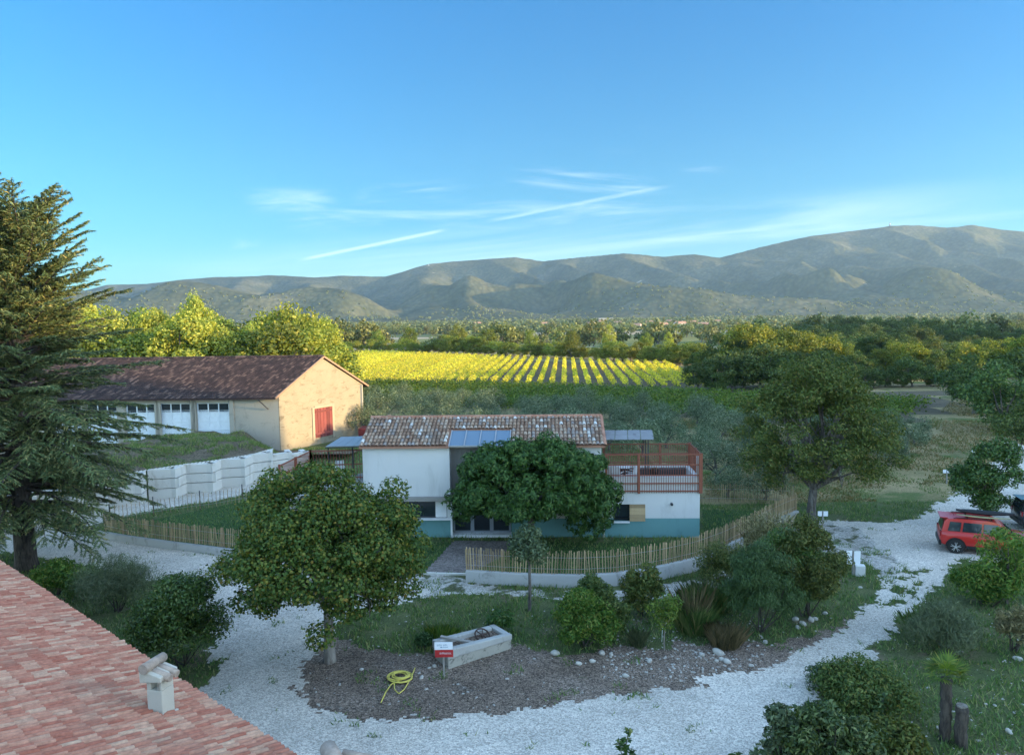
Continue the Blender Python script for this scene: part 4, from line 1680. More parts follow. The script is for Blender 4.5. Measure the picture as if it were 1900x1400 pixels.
    railing('balustrade', P(s_t + .25, 0, .08), P(L - .02, 0, .08), 2.42, 4.50, zr, (0.0, .35, 1.0))
    railing('balustrade', P(L + .06, 0, .06), P(L + .06, 0, -td), 2.42, 4.50, zr, (0, .5, 1))
    railing('balustrade', P(s_t + .35, 0, -td + .1), P(L - .02, 0, -td + .1), 3.3, 4.50, [3.42, 3.92, 4.47], (0, .66, 1))
    # low bench along the back parapet
    bn = MB()
    bn.obox(P((s_t + L) / 2 + .5, 2.95, -td + .5), D3 * (L - s_t) / 2 * .72, N3 * .2, Z3 * .2)
    bn.build('bench', M['dark_metal'], o)
    # canopy over the terrace
    cy = MB()
    nc = 4
    for i in range(nc):
        a_ = s_t + .05 + (2.75) * i / nc
        b_ = s_t + .05 + (2.75) * (i + 1) / nc - .03
        cy.prism([P(a_, 5.22, -.15), P(b_, 5.22, -.15), P(b_ + .22, 5.36, -2.4), P(a_ + .22, 5.36, -2.4)], (0, 0, .03))
    cn = cy.build('canopy', M['canopy'], o)
    cp = MB()
    for s_, k_ in ((s_t + 2.5, -.35), (s_t + 2.6, -2.2)):
        cp = MB()
        cp.bar(P(s_, 2.7, k_), P(s_, 5.25, k_), .05)
        cp.build('canopy_post', M['dark_metal'], cn)
    # --- left (rear) terrace behind the linden
    c0, c1, c2 = np.array([-11.9, 37.9, 0]), np.array([-11.4, 41.9, 0]), np.array([-8.2, 42.2, 0])
    dk = MB()
    dk.prism([(*c0[:2], 2.5), (*c1[:2], 2.5), (-8.15, 44.5, 2.5), (-8.15, 40.2, 2.5)][::-1], (0, 0, .2))
    dk.prism([(c0[0] + .3, c0[1] + .5, -.2), (c1[0] + .3, c1[1], -.2), (-8.15, 44.3, -.2), (-8.15, 40.6, -.2)][::-1], (0, 0, 2.69))
    dk.build('deck', M['concrete'], o)
    railing('balustrade', c0, c1, 2.72, 4.45, [2.85, 3.9, 4.4], (0, .5, 1), .13)
    railing('balustrade', c1, c2, 2.72, 4.45, [2.85, 3.6, 4.4], (0, 1), .16)
    cy = MB()
    q = [atY(604, 829, 42.0), atY(674, 827, 41.0), atY(690, 809, 44.5), atY(633, 811, 45.0)]
    zc2 = 4.78
    for i in range(4):
        f0_, f1_ = i / 4, (i + 1) / 4 - .012
        l0, l1 = q[0] + (q[1] - q[0]) * f0_, q[0] + (q[1] - q[0]) * f1_
        h0, h1 = q[3] + (q[2] - q[3]) * f0_, q[3] + (q[2] - q[3]) * f1_
        cy.prism([l0, l1, h1, h0], (0, 0, .03))
    cn = cy.build('canopy', M['grey_metal'], o)
    cp = MB()
    for px in (609, 654):
        p_ = atY(px, 830, 42.1)
        cp = MB()
        cp.bar((p_[0], p_[1], 2.7), (p_[0], p_[1], p_[2]), .07)
        cp.build('canopy_post', M['dark_metal'], cn)
    cp = MB()
    cp.bar(q[0] - (0, 0, .05), q[1] - (0, 0, .05), .05)
    cp.build('canopy_beam', M['dark_metal'], cn)
    return o, P, s_t, L, td, D3, N3, Z3


HOUSE, HP, H_ST, H_L, H_TD, HD3, HN3, HZ3 = build_house()


# white garden chairs and a small round table on the terraces
def garden_chair(name, label, c, rot, group=None, mat='white_paint'):
    o = thing(name, label, 'chair', tuple(c), rot, group)
    s_ = MB()
    s_.box(-.24, .24, -.24, .24, .42, .46)
    s_.build('seat', M[mat], o, bevel=.01)
    b = MB()
    b.obox((0, .25, .72), (.23, 0, 0), (0, .018, .0), (0, .05, .25))
    b.build('backrest', M[mat], o, bevel=.01)
    for sx in (-1, 1):
        for sy in (-1, 1):
            l_ = MB()
            l_.bar((sx * .21, sy * .21, 0), (sx * .2, sy * .2, .42), .04)
            l_.build('leg', M[mat], o)
        a = MB()
        a.box(sx * .25 - .025, sx * .25 + .025, -.22, .24, .62, .65)
        a.build('armrest', M[mat], o)
    return o


def terrace_things():
    zf = 2.705
    p = HP(H_ST + .95, zf, -.95)
    garden_chair('garden_chair', 'white chair on the right terrace, nearest the house wall', p, 2.6, 'white chairs on the right terrace')
    p = HP(H_ST + 1.7, zf, -1.15)
    garden_chair('garden_chair', 'white chair on the right terrace, turned beside the round table', p, -2.2, 'white chairs on the right terrace')
    p = HP(H_ST + 1.35, zf, -1.9)
    t = thing('garden_table', 'small round white table on the right terrace behind the chairs', 'table', tuple(p))
    m = MB()
    m.tube([p + (0, 0, .70), p + (0, 0, .73)], .42, 18)
    m.build('tabletop', M['white_paint'], t)
    m = MB()
    m.tube([p, p + (0, 0, .03), p + (0, 0, .06), p + (0, 0, .70)], [.25, .24, .04, .035], 10)
    m.build('pedestal', M['dark_metal'], t)
    p = HP(H_ST + 3.15, zf, -2.35)
    t = thing('planter_pot', 'small dark pot standing on the right terrace by the bench', 'pot', tuple(p))
    m = MB()
    m.tube([p, p + (0, 0, .5), p + (0, 0, .52)], [.15, .22, .2], 12)
    m.build('pot', M['black'], t)
    m = MB()
    m.tube([p + (0, 0, .5), p + (0, 0, .535)], [.19, .19], 10)
    m.build('soil', M['dirt'], t)
    garden_chair('garden_chair', 'white chair standing under the grey canopy of the left terrace', (-9.9, 42.6, 2.70), .3)


terrace_things()


# ------------------------------------------------------------------ low walls and paling fences
def low_wall(name, label, pts, h, th, mat='concrete', heights=None):
    o = thing(name, label, 'wall', (*pts[0], 0))
    P, tot = along(pts, .6)
    V, Fs = [], []
    for i, (p, d, t) in enumerate(P):
        d = P[min(i + 1, len(P) - 1)][0] - P[max(i - 1, 0)][0]
        d = d / np.linalg.norm(d)
        nn = np.array([d[1], -d[0]])
        hh = np.interp(t / tot, *heights) if heights else h
        a, b = p + nn * th / 2, p - nn * th / 2
        V += [(*a, -.2), (*a, hh - .02), (*(a - nn * .02), hh), (*(b + nn * .02), hh), (*b, hh - .02), (*b, -.2)]
    for i in range(len(P) - 1):
        for k in range(5):
            a = i * 6 + k
            Fs.append((a, a + 6, a + 7, a + 1))
    fast('wall_body', V, Fs, M[mat], o)
    e = MB()
    for i in (0, len(P) - 1):
        q = V[i * 6:i * 6 + 6]
        e.add(q, [tuple(range(6)) if i else tuple(reversed(range(6)))])
    e.build('wall_end', M[mat], o)
    return o, P, tot


def paling(name, label, pts, hbase, h, sp=.118, w=.05, post_h=None, post_mat='paling_wood', post_sp=1.6, heights=None, mat='paling_wood', rng=RNG, post_w=.07, group=None):
    """chestnut paling: split pickets wired together, leaning a little, with posts"""
    o = thing(name, label, 'fence', (*pts[0], 0), 0, group)
    P, tot = along(pts, sp)
    mb = MB()
    bz = lambda t: np.interp(t / tot, *heights) if heights else hbase
    lean = 0
    for i, (p, d, t) in enumerate(P):
        z = bz(t) + rng.uniform(.0, .05)
        nn = np.array([d[1], -d[0]])
        lean = .8 * lean + rng.normal() * .02
        top = np.array([*(p + d * (lean + rng.normal() * .012) + nn * rng.normal() * .02), z + h * rng.uniform(.90, 1.05)])
        bot = np.array([*(p + d * rng.normal() * .012), z])
        ww = w * rng.uniform(.65, 1.15)
        mb.obox((bot + top) / 2, np.array([*d, 0]) * ww / 2, np.array([*nn, 0]) * .011, (top - bot) / 2)
    mb.build('pickets', M[mat], o)
    for zf in (.25, .75):
        wr = MB()
        pts_ = [np.array([*p, bz(t) + h * zf]) + np.array([d[1], -d[0], 0]) * .02 for p, d, t in P[::4]]
        wr.tube(pts_, .006, 4, False)
        wr.build('wire', M['gutter'], o)
    npst = max(1, int(tot / post_sp))
    for k in range(npst + 1):
        p, d, t = P[min(len(P) - 1, int(k * (len(P) - 1) / npst))]
        c = p - np.array([d[1], -d[0]]) * .06
        pm = MB()
        pm.tube([(*c, bz(t) - .15), (*c, bz(t) + (post_h or h * 1.04))], [post_w / 2, post_w / 2 * .9], 7)
        pm.build('post', M[post_mat], o)
    return o


W1 = [at(px, py)[:2] for px, py in [(866, 1078), (930, 1083), (1000, 1087), (1075, 1089), (1140, 1086), (1220, 1074), (1290, 1058), (1345, 1037), (1392, 1010), (1432, 982), (1478, 950)]]
low_wall('garden_wall', 'low curved concrete wall under the front paling fence, with a drain hole', W1, .52, .26, heights=([0, .4, .6, .75, .9, 1], [.53, .60, .66, .50, .32, .12]))
paling('paling_fence', 'chestnut paling fence curving round the front right garden on the low concrete wall', W1, .5, 1.0,
       heights=([0, .4, .6, .75, .9, 1], [.53, .60, .66, .50, .32, .12]))
dh = at(1259, 1058)
t = thing('drain_pipe', 'short dark drain pipe poking out of the curved concrete wall', 'pipe', tuple(dh + np.array([0, 0, .22])))
mb = MB()
c_ = dh + np.array([0, 0, .26])
mb.tube([c_ + np.array([-.02, .05, 0]), c_ + np.array([.0, -.22, 0]), c_ + np.array([.0, -.225, 0]), c_ + np.array([0, -.10, 0])], [.085, .085, .06, .058], 12)
mb.build('pipe', M['black'], t)

W2 = [at(px, py)[:2] for px, py in [(236, 952), (182, 996), (240, 1006), (320, 1017), (430, 1031), (520, 1040)]]
low_wall('garden_wall', 'low grey concrete kerb wall along the left drive under the paling fence', W2[1:], .36, .25)
paling('paling_fence', 'chestnut paling fence on the left kerb wall behind the big round-crowned tree', [W2[1] + np.array([.25, .25])] + [p + np.array([0, .12]) for p in W2[2:]], .36, .95)
W3 = [at(px, py)[:2] for px, py in [(205, 972), (268, 960), (334, 950), (395, 942), (451, 932), (520, 918)]]
paling('paling_fence', 'thin paling fence with dark posts in front of the concrete block wall', W3, .05, .95, sp=.24, w=.028, post_mat='dark_metal', post_sp=2.3, post_h=1.15)
W4 = [at(px, py)[:2] for px, py in [(1306, 943), (1360, 945), (1420, 948), (1476, 950)]]
paling('paling_fence', 'grey paling fence with dark posts at the back of the lawn, right of the terrace', [np.array([10.3, 46.6]), np.array([14.1, 46.2]), np.array([17.2, 45.6])], .0, 1.15, sp=.14, w=.04,
       post_mat='dark_metal', post_sp=2.4, post_h=1.2)
W5 = gpoly([(786, 1064), (866, 1066)])
k5 = thing('kerb', 'thin white stone edging across the end of the paved path', 'kerb', (*W5[0], 0))
mb = MB()
mb.bar((*W5[0], .02), (*W5[1], .02), .14, .10)
mb.build('edging', M['block'], k5)
#@@PART4
# ------------------------------------------------------------------ trees and shrubs of the yard
def egg(z):
    return 1.0


def build_linden():
    b = gpt(612, 1226)
    rng = np.random.default_rng(21)
    cl = []
    # broad, low-slung round crown: skirts hang to 1.6 m, the top stands near 6.8 m
    for (rad, zc, n, cr) in ((1.6, 6.05, 9, .66), (2.3, 5.25, 15, .78), (2.75, 4.4, 20, .8), (2.85, 3.5, 20, .75), (2.3, 2.75, 13, .6), (1.3, 4.5, 8, .9), (.6, 6.3, 3, .5), (1.4, 2.7, 6, .6)):
        for i in range(n):
            a = 2 * math.pi * (i + rng.uniform(-.4, .4)) / n
            r_ = rad * rng.uniform(.66, 1.2)
            cl.append((math.cos(a) * r_, math.sin(a) * r_, zc + rng.normal() * .34, cr * rng.uniform(.7, 1.15), cr * rng.uniform(.5, .8)))
    for (dx, dy, z) in ((-3.0, -.3, 2.35), (-2.4, .3, 1.9), (3.0, 0, 2.6), (2.9, .9, 4.7), (2.2, -.4, 2.3), (.1, 0, 6.6), (-1.0, .3, 6.3), (2.8, .2, 4.3), (-3.1, .5, 3.2), (3.2, -.2, 3.4)):
        cl.append((dx, dy, z, .52, .40))
    cl = [(x * .92, y * .92, z, a_ * .95, b_ * .95) for x, y, z, a_, b_ in cl]
    tree('linden_tree', 'large round linden tree with dark leaves standing on the edge of the mulch bed', 'tree', b, 2.0, .19, cl, 56000, .11, 'lf_linden', 'bark_pale',
         aspect=.85, inner=.55, up=.55, tips=26, sub=2, rng=rng, droop=.35)


build_linden()


def build_fig():
    b = at(985, 1003)
    b[1] -= .9
    b[2] = 0
    rng = np.random.default_rng(5)
    cl = []
    for i in range(330):
        d = rdir(1, rng)[0]
        if d[2] < -.45:
            continue
        k = rng.uniform(.72, 1.02)
        x, y, z = d[0] * 4.0 * k, d[1] * 2.5 * k, 3.0 + d[2] * 2.55 * k
        x += .1
        # lower right skirt hangs deep, the doorway side is cut higher
        if d[2] < -.05 and x < 1.2 and x > -3.0:
            z = max(z, 2.35)
        if y > 1.4:
            y = 1.4
        s_ = rng.uniform(.36, .62)
        cl.append((x, y, z, s_, s_ * .75))
    for (x, y, z) in ((3.3, -.5, 1.3), (2.9, -.9, 1.0), (2.3, -.6, 1.35), (3.9, 0, 2.0), (3.7, -.3, 1.55), (-3.5, -.3, 1.9), (-3.9, 0, 2.6), (4.1, -.2, 2.7)):
        cl.append((x, y, z, .55, .5))
    tree('fig_tree', 'broad dome-shaped dark green tree covering the glazed front of the white house', 'tree', b, 1.5, .2, cl, 13500, .215, 'lf_fig', 'bark',
         aspect=.30, inner=.6, up=.5, tips=22, sub=1, rng=rng, whorl=7, droop=.45)


build_fig()


def build_walnut():
    b = gpt(1508, 974)
    rng = np.random.default_rng(9)
    cl = []
    for i in range(150):
        d = rdir(1, rng)[0]
        if d[2] < -.75:
            continue
        k = rng.uniform(.45, 1.0) ** .6
        x, y, z = d[0] * 3.9 * k, d[1] * 3.7 * k, 5.4 + d[2] * 3.7 * k
        if d[2] > .3:
            x *= .82
            y *= .82
        s_ = rng.uniform(.5, .95)
        cl.append((x, y, z, s_, s_ * .62))
    for (x, z) in ((-3.7, 6.8), (4.3, 4.6), (4.5, 3.6), (3.6, 2.9), (-3.4, 3.4), (1.0, 9.2), (-.6, 9.0), (3.3, 6.9), (-3.9, 5.2), (4.4, 5.3), (-2.4, 2.6), (1.9, 8.3)):
        cl.append((x, rng.normal() * .8, z, .7, .45))
    tree('walnut_tree', 'tall spreading green-brown tree with forked trunk beside the gravel junction', 'tree', b, 2.0, .26, cl, 46000, .165, 'lf_walnut', 'bark', aspect=.42, inner=.3, up=.5,
         tips=24, sub=2, rng=rng, droop=.4)


build_walnut()


def build_cedar():
    b = np.array([-23.6, 35.6, 0.0])
    rng = np.random.default_rng(14)
    o = thing('cedar_tree', 'huge dark cedar with long drooping branches at the left edge, above the tile roof', 'tree', b)
    mb = MB()
    top = 16.9
    mb.tube([b + (0, 0, -.2), b + (0, 0, .5), b + (-.02, 0, 3), b + (.1, .05, 7), b + (.3, 0, 12), b + (.75, 0, top - .3)], [.62, .48, .43, .33, .18, .03], 12)
    P, T, N = [], [], []
    nb = 320
    for i in range(nb):
        f = (i + rng.random()) / nb
        z = 2.9 + (top - 3.4) * f
        L = np.interp(z, [1.9, 3.5, 5.5, 8, 9.5, 11, 13, 15, 16.5, 17.3], [4.6, 5.6, 6.8, 7.0, 5.8, 5.0, 4.3, 3.1, 1.8, .8]) * rng.uniform(.5, 1.08)
        a = rng.random() * 2 * np.pi
        up = np.interp(z, [2, 6, 10, 14, 17], [-.06, .06, .34, .70, 1.1]) + rng.normal() * .07
        drp = np.interp(z, [2, 6, 10, 14, 17], [.24, .17, .08, .04, .0])
        dirh = np.array([math.cos(a), math.sin(a), 0])
        side = np.array([-dirh[1], dirh[0], 0])
        st = b + np.array([np.interp(z, [0, 7, 12, 17.3], [0, .1, .3, .7]), 0, z])
        ts = np.linspace(0, 1, 9)
        curve = [st + dirh * L * t + side * L * .06 * math.sin(3 * t + i) + np.array([0, 0, L * (up * t - drp * t * t * 1.4)]) for t in ts]
        q = .03 + .013 * L
        mb.tube(curve, [q * (1 - .93 * t) for t in ts], 5, False)
        nt = int(10 + 5.6 * L)
        for j in range(nt):
            t = .16 + .84 * (j + rng.random()) / nt
            k = min(7, int(t * 8))
            p = curve[k] + (curve[k + 1] - curve[k]) * (t * 8 - k)
            fw = unit(curve[k + 1] - curve[k])
            sg = 1 if j % 2 else -1
            tl = (.40 + .95 * (1 - abs(t - .45))) * min(1, .35 + L / 6) * rng.uniform(.6, 1.2) * (1.15 - .55 * t)
            td = unit(fw * rng.uniform(.55, 1.1) + side * sg * rng.uniform(.5, 1.1) + np.array([0, 0, rng.normal() * .12 - .10 + up * .12]))
            m = int(16 + 32 * tl)
            w = rng.random(m)
            base = p + td * (tl * w)[:, None] + np.stack([np.zeros(m), np.zeros(m), -.10 * tl * w ** 2], 1)
            P.append(base)
            nn = np.array([0, 0, 1.0]) + .45 * rng.normal(size=(m, 3))
            N.append(unit(nn))
            T.append(unit(td + .8 * side * rng.normal(size=(m, 1)) * .8 + .25 * rng.normal(size=(m, 3))))
            if j % 3 == 0:
                mb.tube([p, p + td * tl * .6, p + td * tl + (0, 0, -.1 * tl)], [.012, .008, .004], 3, False)
        m = 16
        tip = curve[-1] + (curve[-1] - curve[-2]) * rng.random((m, 1)) * .6
        P.append(tip); N.append(unit(np.array([0, 0, 1.0]) + .6 * rng.normal(size=(m, 3)))); T.append(unit(unit(curve[-1] - curve[-2]) + .5 * rng.normal(size=(m, 3))))
    mb.build('trunk', M['bark_dark'], o)
    V, Fq = leaves(np.vstack(P), np.vstack(N), .26, .15, np.vstack(T), rng)
    fast('crown', V, Fq, M['lf_cedar'], o)


build_cedar()

b = gpt(983, 1134)
rng = np.random.default_rng(3)
tree('young_tree', 'young tree with slim grey trunk and small round crown before the paling fence', 'tree', b, 2.0, .07,
     ell_clumps((0, 0, 2.75), .95, .95, .75, 18, .36, rng), 2300, .15, 'lf_grey', 'bark', aspect=.5, tips=9, sub=1, rng=rng)
b = gpt(1233, 1204)
tree('young_tree', 'small bright green young tree on a thin stem between the shrubs', 'tree', b, .75, .028,
     ell_clumps((0, 0, 1.45), .55, .5, .72, 16, .26, rng), 1700, .13, 'lf_bright', 'bark_pale', aspect=.3, tips=8, sub=0, rng=rng, droop=.8)


def round_bush(name, label, px, py_base, w_px, py_top, n, ls, mat, rng_seed, aspect=.45, cr=.3, T_up=0, group=None, deep=.9, low=-.55, dx=0, shape=None, k=34, up=.4):
    b = gpt(px, py_base)
    rng = np.random.default_rng(rng_seed)
    s_ = b[1] / F
    w = w_px * s_ / 2
    h = (py_base - py_top) * s_ * 1.02
    b = b + np.array([0, w * deep * .6, 0])
    b[2] = gz(b[0], b[1])
    h = CAMZ + atY(px, py_top, b[1])[2] - CAMZ - b[2]
    cl = ell_clumps((dx, 0, h * .5), w, w * deep, h * .52, k, w * cr, rng, low=low, fill=.3, shape=shape)
    return bush(name, label, 'shrub', b, cl, n, ls, mat, group, aspect, T_up=T_up, rng=rng, up=up)


cone = lambda z: 1.0 - .35 * max(0, z)
round_bush('laurel_bush', 'big rounded dark laurel bush right behind the chimney', 318, 1262, 185, 1058, 18000, .12, 'lf_laurel', 31, .42, .30, k=60)
round_bush('broom_bush', 'wispy grey-green broom bush left of the big dark laurel', 200, 1150, 150, 1034, 10400, .30, 'lf_grey', 32, .05, .34, T_up=1.2, k=40)
round_bush('hedge_shrub', 'light green leafy shrub beside the cedar trunk at the roof edge', 92, 1112, 95, 1042, 4800, .14, 'lf_bright', 33, .4, .34)
round_bush('hedge_shrub', 'dark low shrub between the light green shrub and the broom bush', 145, 1120, 80, 1062, 3800, .13, 'lf_laurel', 34, .4, .34)
round_bush('laurel_bush', 'bright green upright laurel bush, largest in the mulch bed', 1088, 1214, 132, 1092, 9200, .12, 'lf_bright', 35, .4, .28, T_up=.8, k=46, shape=cone)
round_bush('laurel_bush', 'olive-yellow shrub pressed against the right of the bright laurel', 1135, 1196, 82, 1090, 5200, .12, 'lf_oliv2', 36, .4, .3)
round_bush('laurel_bush', 'taller olive-green shrub behind the bright laurel with a pointed top', 1106, 1172, 88, 1052, 5200, .12, 'lf_oliv2', 37, .45, .3, shape=cone)
round_bush('photinia_bush', 'loose grey-green shrub in front of the curved wall', 1197, 1150, 84, 1044, 4600, .13, 'lf_walnut', 38, .45, .30)
round_bush('juniper_bush', 'tall dark juniper bush in the middle of the right shrub group', 1424, 1188, 145, 1000, 26000, .16, 'lf_dark', 39, .13, .24, T_up=2.2, k=70, shape=cone)
round_bush('shrub', 'olive-green rounded shrub at the right end of the shrub group', 1512, 1156, 140, 960, 22000, .11, 'lf_oliv2', 40, .4, .26, k=50)
round_bush('shrub', 'dark shrub wedged between the tall juniper and the olive-green rounded shrub', 1470, 1152, 130, 975, 14000, .12, 'lf_laurel', 140, .35, .3, k=44)
round_bush('shrub', 'grey twiggy shrub leaning over the curved wall', 1350, 1100, 110, 1000, 7000, .14, 'lf_oliv2', 41, .25, .34)
round_bush('shrub', 'loose dry-tipped shrub below the end of the paling fence', 1440, 1062, 130, 955, 7000, .20, 'lf_dry', 42, .16, .34, T_up=1)
round_bush('shrub', 'small green shrub at the foot of the stone trough', 930, 1182, 56, 1130, 2000, .12, 'lf_laurel', 43, .4, .4)
round_bush('shrub', 'dark little shrub at the left end of the stone trough', 786, 1206, 34, 1172, 1400, .11, 'lf_dark', 44, .4, .4)
round_bush('shrub', 'dense shrub at the right edge of the drive, left of the palm', 1628, 1335, 190, 1236, 11200, .13, 'lf_walnut', 45, .35, .26, k=60)
round_bush('shrub', 'grey-green feathery bush on the bank above the palm', 1776, 1222, 150, 1120, 10400, .26, 'lf_grey', 46, .06, .34, T_up=1.2, k=40)
round_bush('shrub', 'yellow-green shrub by the car park edge', 1850, 1135, 130, 1052, 6000, .14, 'lf_bright', 47, .4, .3)
round_bush('shrub', 'brown dry shrub at the right frame edge', 1893, 1215, 70, 1112, 3000, .17, 'lf_dry', 48, .2, .36, T_up=.5)
round_bush('bay_shrub', 'large broad-leaved shrub filling the bottom right corner of the drive', 1570, 1490, 215, 1336, 7500, .15, 'lf_bay', 49, .38, .20, k=70, T_up=.9)
round_bush('bay_shrub', 'upright leafy shrub rising over the drive left of the corner shrub', 1456, 1440, 82, 1302, 2600, .15, 'lf_grey', 50, .40, .34, k=26)
round_bush('bay_shrub', 'low silver shrub at the drive edge above the corner shrub', 1560, 1290, 105, 1238, 3800, .15, 'lf_olive', 51, .3, .34, T_up=.6)
round_bush('shrub', 'sparse dark-leaved shrub in the lower right corner', 1668, 1420, 120, 1335, 3400, .15, 'lf_walnut', 52, .4, .34)


def sprig(label, px, py_top, Y, n, seed, mat='lf_laurel'):
    rng = np.random.default_rng(seed)
    p = atY(px, py_top, Y)
    o = thing('sapling', label, 'sapling', (p[0], p[1], 0))
    mb = MB()
    P, N, T = [], [], []
    for k in range(3):
        tip = p + np.array([rng.normal() * .16, rng.normal() * .16, -.28 * k])
        b = np.array([p[0] + rng.normal() * .08, p[1], -.1])
        m = (b + tip) / 2 + rng.normal(size=3) * .08
        mb.tube([b, m, tip], [.022, .015, .005], 5, False)
        for j in range(n):
            t = rng.uniform(.45, 1.0)
            q = m + (tip - m) * (t * 2 - 1) if t > .5 else b + (m - b) * t * 2
            d = unit(np.array([rng.normal(), rng.normal(), .3]))
            P.append(q + d * .09); T.append(d + np.array([0, 0, -.2])); N.append(unit(np.array([0, 0, 1.0]) + .5 * rng.normal(size=3)))
    mb.build('stem', M['bark'], o)
    V, Fq = leaves(np.array(P), np.array(N), .17, .55, np.array(T), rng)
    fast('foliage', V, Fq, M[mat], o)


sprig('leafy sapling top poking up at the bottom edge, in front of the gravel drive', 1165, 1356, 18.6, 40, 1)
sprig('thin sprig at the bottom edge between the sapling and the corner shrub', 1372, 1392, 18.6, 22, 2)
sprig('tall leafy shoot rising from the corner shrub, leftmost of its shoots', 1480, 1310, 19.6, 46, 4, 'lf_bay')
sprig('tall leafy shoot rising from the middle of the corner shrub', 1540, 1292, 20.2, 44, 5, 'lf_bay')
sprig('tall leafy shoot at the right side of the corner shrub', 1640, 1300, 20.4, 44, 6, 'lf_bay')
sprig('drooping leafy sprig at the bottom edge beside the corner shrub', 1412, 1352, 18.8, 36, 3, 'lf_grey')

# sumac in front of the car
b = at(1868, 1120)
rng = np.random.default_rng(66)
cl = ell_clumps((0, 0, 1.9), 1.25, 1.1, 1.6, 26, .42, rng)
tree('sumac_shrub', 'feathery yellow-green sumac growing in front of the red car', 'shrub', b, .7, .05, cl, 3600, .22, 'lf_bright', 'bark', aspect=.22, tips=12, rng=rng, droop=.5)
b = gpt(1840, 930)
b = np.array([26.5, 41.4, 0])
cl = ell_clumps((0, 0, 2.55), 2.0, 1.9, 2.2, 64, .5, rng)
tree('maple_tree', 'dark bushy tree overhanging the parked cars', 'tree', b, 1.0, .12, cl, 15000, .16, 'lf_laurel', 'bark', aspect=.5, tips=14, rng=rng)

# ornamental grasses
for (px, py, n, sp, h, lab, mat, extra) in (
    (1285, 1172, 700, .5, 1.0, 'clump of tall green grass with straw plumes beside the young bright tree', 'lf_grass', (160, .34, 1.45, .35, .022, 'lf_dry')),
    (1345, 1196, 520, .5, .65, 'yellowish grass clump at the front of the shrub group', 'lf_dry', None),
    (1310, 1130, 900, .8, .8, 'wide dark grass clump behind the straw plumes', 'lf_grass', None),
    (1385, 1120, 500, .45, .8, 'grass clump against the tall dark juniper', 'lf_grass', None),
    (1185, 1198, 260, .22, .5, 'small spiky grass tuft right of the olive-yellow shrub', 'lf_grey', None),
    (820, 1188, 380, .5, .45, 'bright grassy plants growing along the back of the stone trough', 'lf_bright', None),
    (1440, 1005, 220, .35, 1.0, 'pale plumed dry grass by the end of the paling fence', 'lf_dry', (90, .4, 1.25, .4, .05, 'lf_plume')),
    (1400, 1018, 160, .3, .8, 'second pale plumed grass, nearer the curved wall', 'lf_dry', (80, .35, 1.0, .4, .05, 'lf_plume')),
    (1720, 1180, 500, .6, .7, 'tall rough grass clump on the bank left of the feathery bush', 'lf_grass', None),
    (1250, 990, 120, .2, .55, 'small leafy plant by the teal wall under the terrace', 'lf_laurel', None)):
    p = gpt(px, py)
    tuft('grass_clump', lab, 'plant', p, n * 3, sp, h * .9, .55, .011, mat, extra=extra)


def build_palm():
    b = gpt(1752, 1372)
    rng = np.random.default_rng(77)
    o = thing('palm_tree', 'small fan palm with shaggy trunk on the lower right bank', 'palm', b)
    mb = MB()
    zt = 1.85
    prof = []
    for i in range(16):
        z = zt * i / 15
        prof.append((z, .15 + .02 * math.sin(i * 2.4)))
    mb.tube([b + (.02 * math.sin(z * 2), 0, z - .05) for z, r_ in prof], [r_ for z, r_ in prof], 10)
    mb.build('trunk', M['bark_dark'], o)
    V, Fq, n = [], [], 0
    c = b + (0, 0, zt)
    for i in range(17):
        a = 2 * math.pi * i / 17 + rng.normal() * .15
        el = rng.uniform(.1, 1.2)
        d = np.array([math.cos(a) * math.cos(el), math.sin(a) * math.cos(el), math.sin(el)])
        L = rng.uniform(.30, .42)
        hub = c + d * L
        side = unit(np.cross(d, [0, 0, 1.0]))
        up = np.cross(side, d)
        V += [c - side * .012, c + side * .012, hub + side * .012, hub - side * .012]
        Fq.append((n, n + 1, n + 2, n + 3)); n += 4
        for k in range(15):
            th = (k - 7) / 7 * 1.75
            dl = d * math.cos(th) + side * math.sin(th) - up * .12 * abs(math.sin(th)) + up * .1
            ll = .42 * (1 - .25 * abs(th) / 1.75)
            s2 = unit(np.cross(dl, up)) * .022
            tip = hub + dl * ll + np.array([0, 0, -.06 * (1 if el < .5 else .3)])
            m = hub + dl * ll * .45
            V += [hub, m + s2, tip, m - s2]
            Fq.append((n, n + 1, n + 2, n + 3)); n += 4
    fast('crown', np.array(V), np.array(Fq), M['lf_bright'], o)
    s_ = gpt(1782, 1384)
    so = thing('tree_stump', 'cut palm trunk stump standing right beside the palm', 'stump', s_)
    m = MB()
    m.tube([s_ + (.02 * math.sin(i), 0, -.1 + i * .125) for i in range(11)], [.155 + .02 * (i % 2) for i in range(11)], 10)
    m.build('trunk', M['bark_dark'], so)
    m = MB()
    m.tube([s_ + (0, 0, 1.14), s_ + (0, 0, 1.185)], [.15, .14], 10)
    m.build('cut_top', M['bark_pale'], so)


build_palm()

# ------------------------------------------------------------------ distant foliage prototypes
def proto_tree(kind, rng, w, h, n, ls, mat, trunk_h, tr, aspect=.65, k=26, cr=.32, squash=.8, low=-.7, shape=None, bmat='bark', up=.4, tips=5, name='oak_tree'):
    o = thing(name, None, 'tree', (0, 0, 0))
    hc = (h - trunk_h * .55) / 2
    cl = ell_clumps((0, 0, h - hc), w / 2, w / 2, hc, k, w / 2 * cr, rng, low=low, fill=.2, squash=squash, shape=shape)
    mb = MB()
    limbs(mb, (0, 0, 0), (0, 0, trunk_h), [cl[i] for i in rng.permutation(len(cl))[:tips]], tr, rng, 0, 5)
    mb.build('trunk', M[bmat], o)
    P, N, D = clump_points(cl, n, rng, .5, up)
    V, Fq = leaves(P, N, ls, aspect, None, rng)
    fast('crown', V, Fq, M[mat], o)
    return o


rng = np.random.default_rng(101)


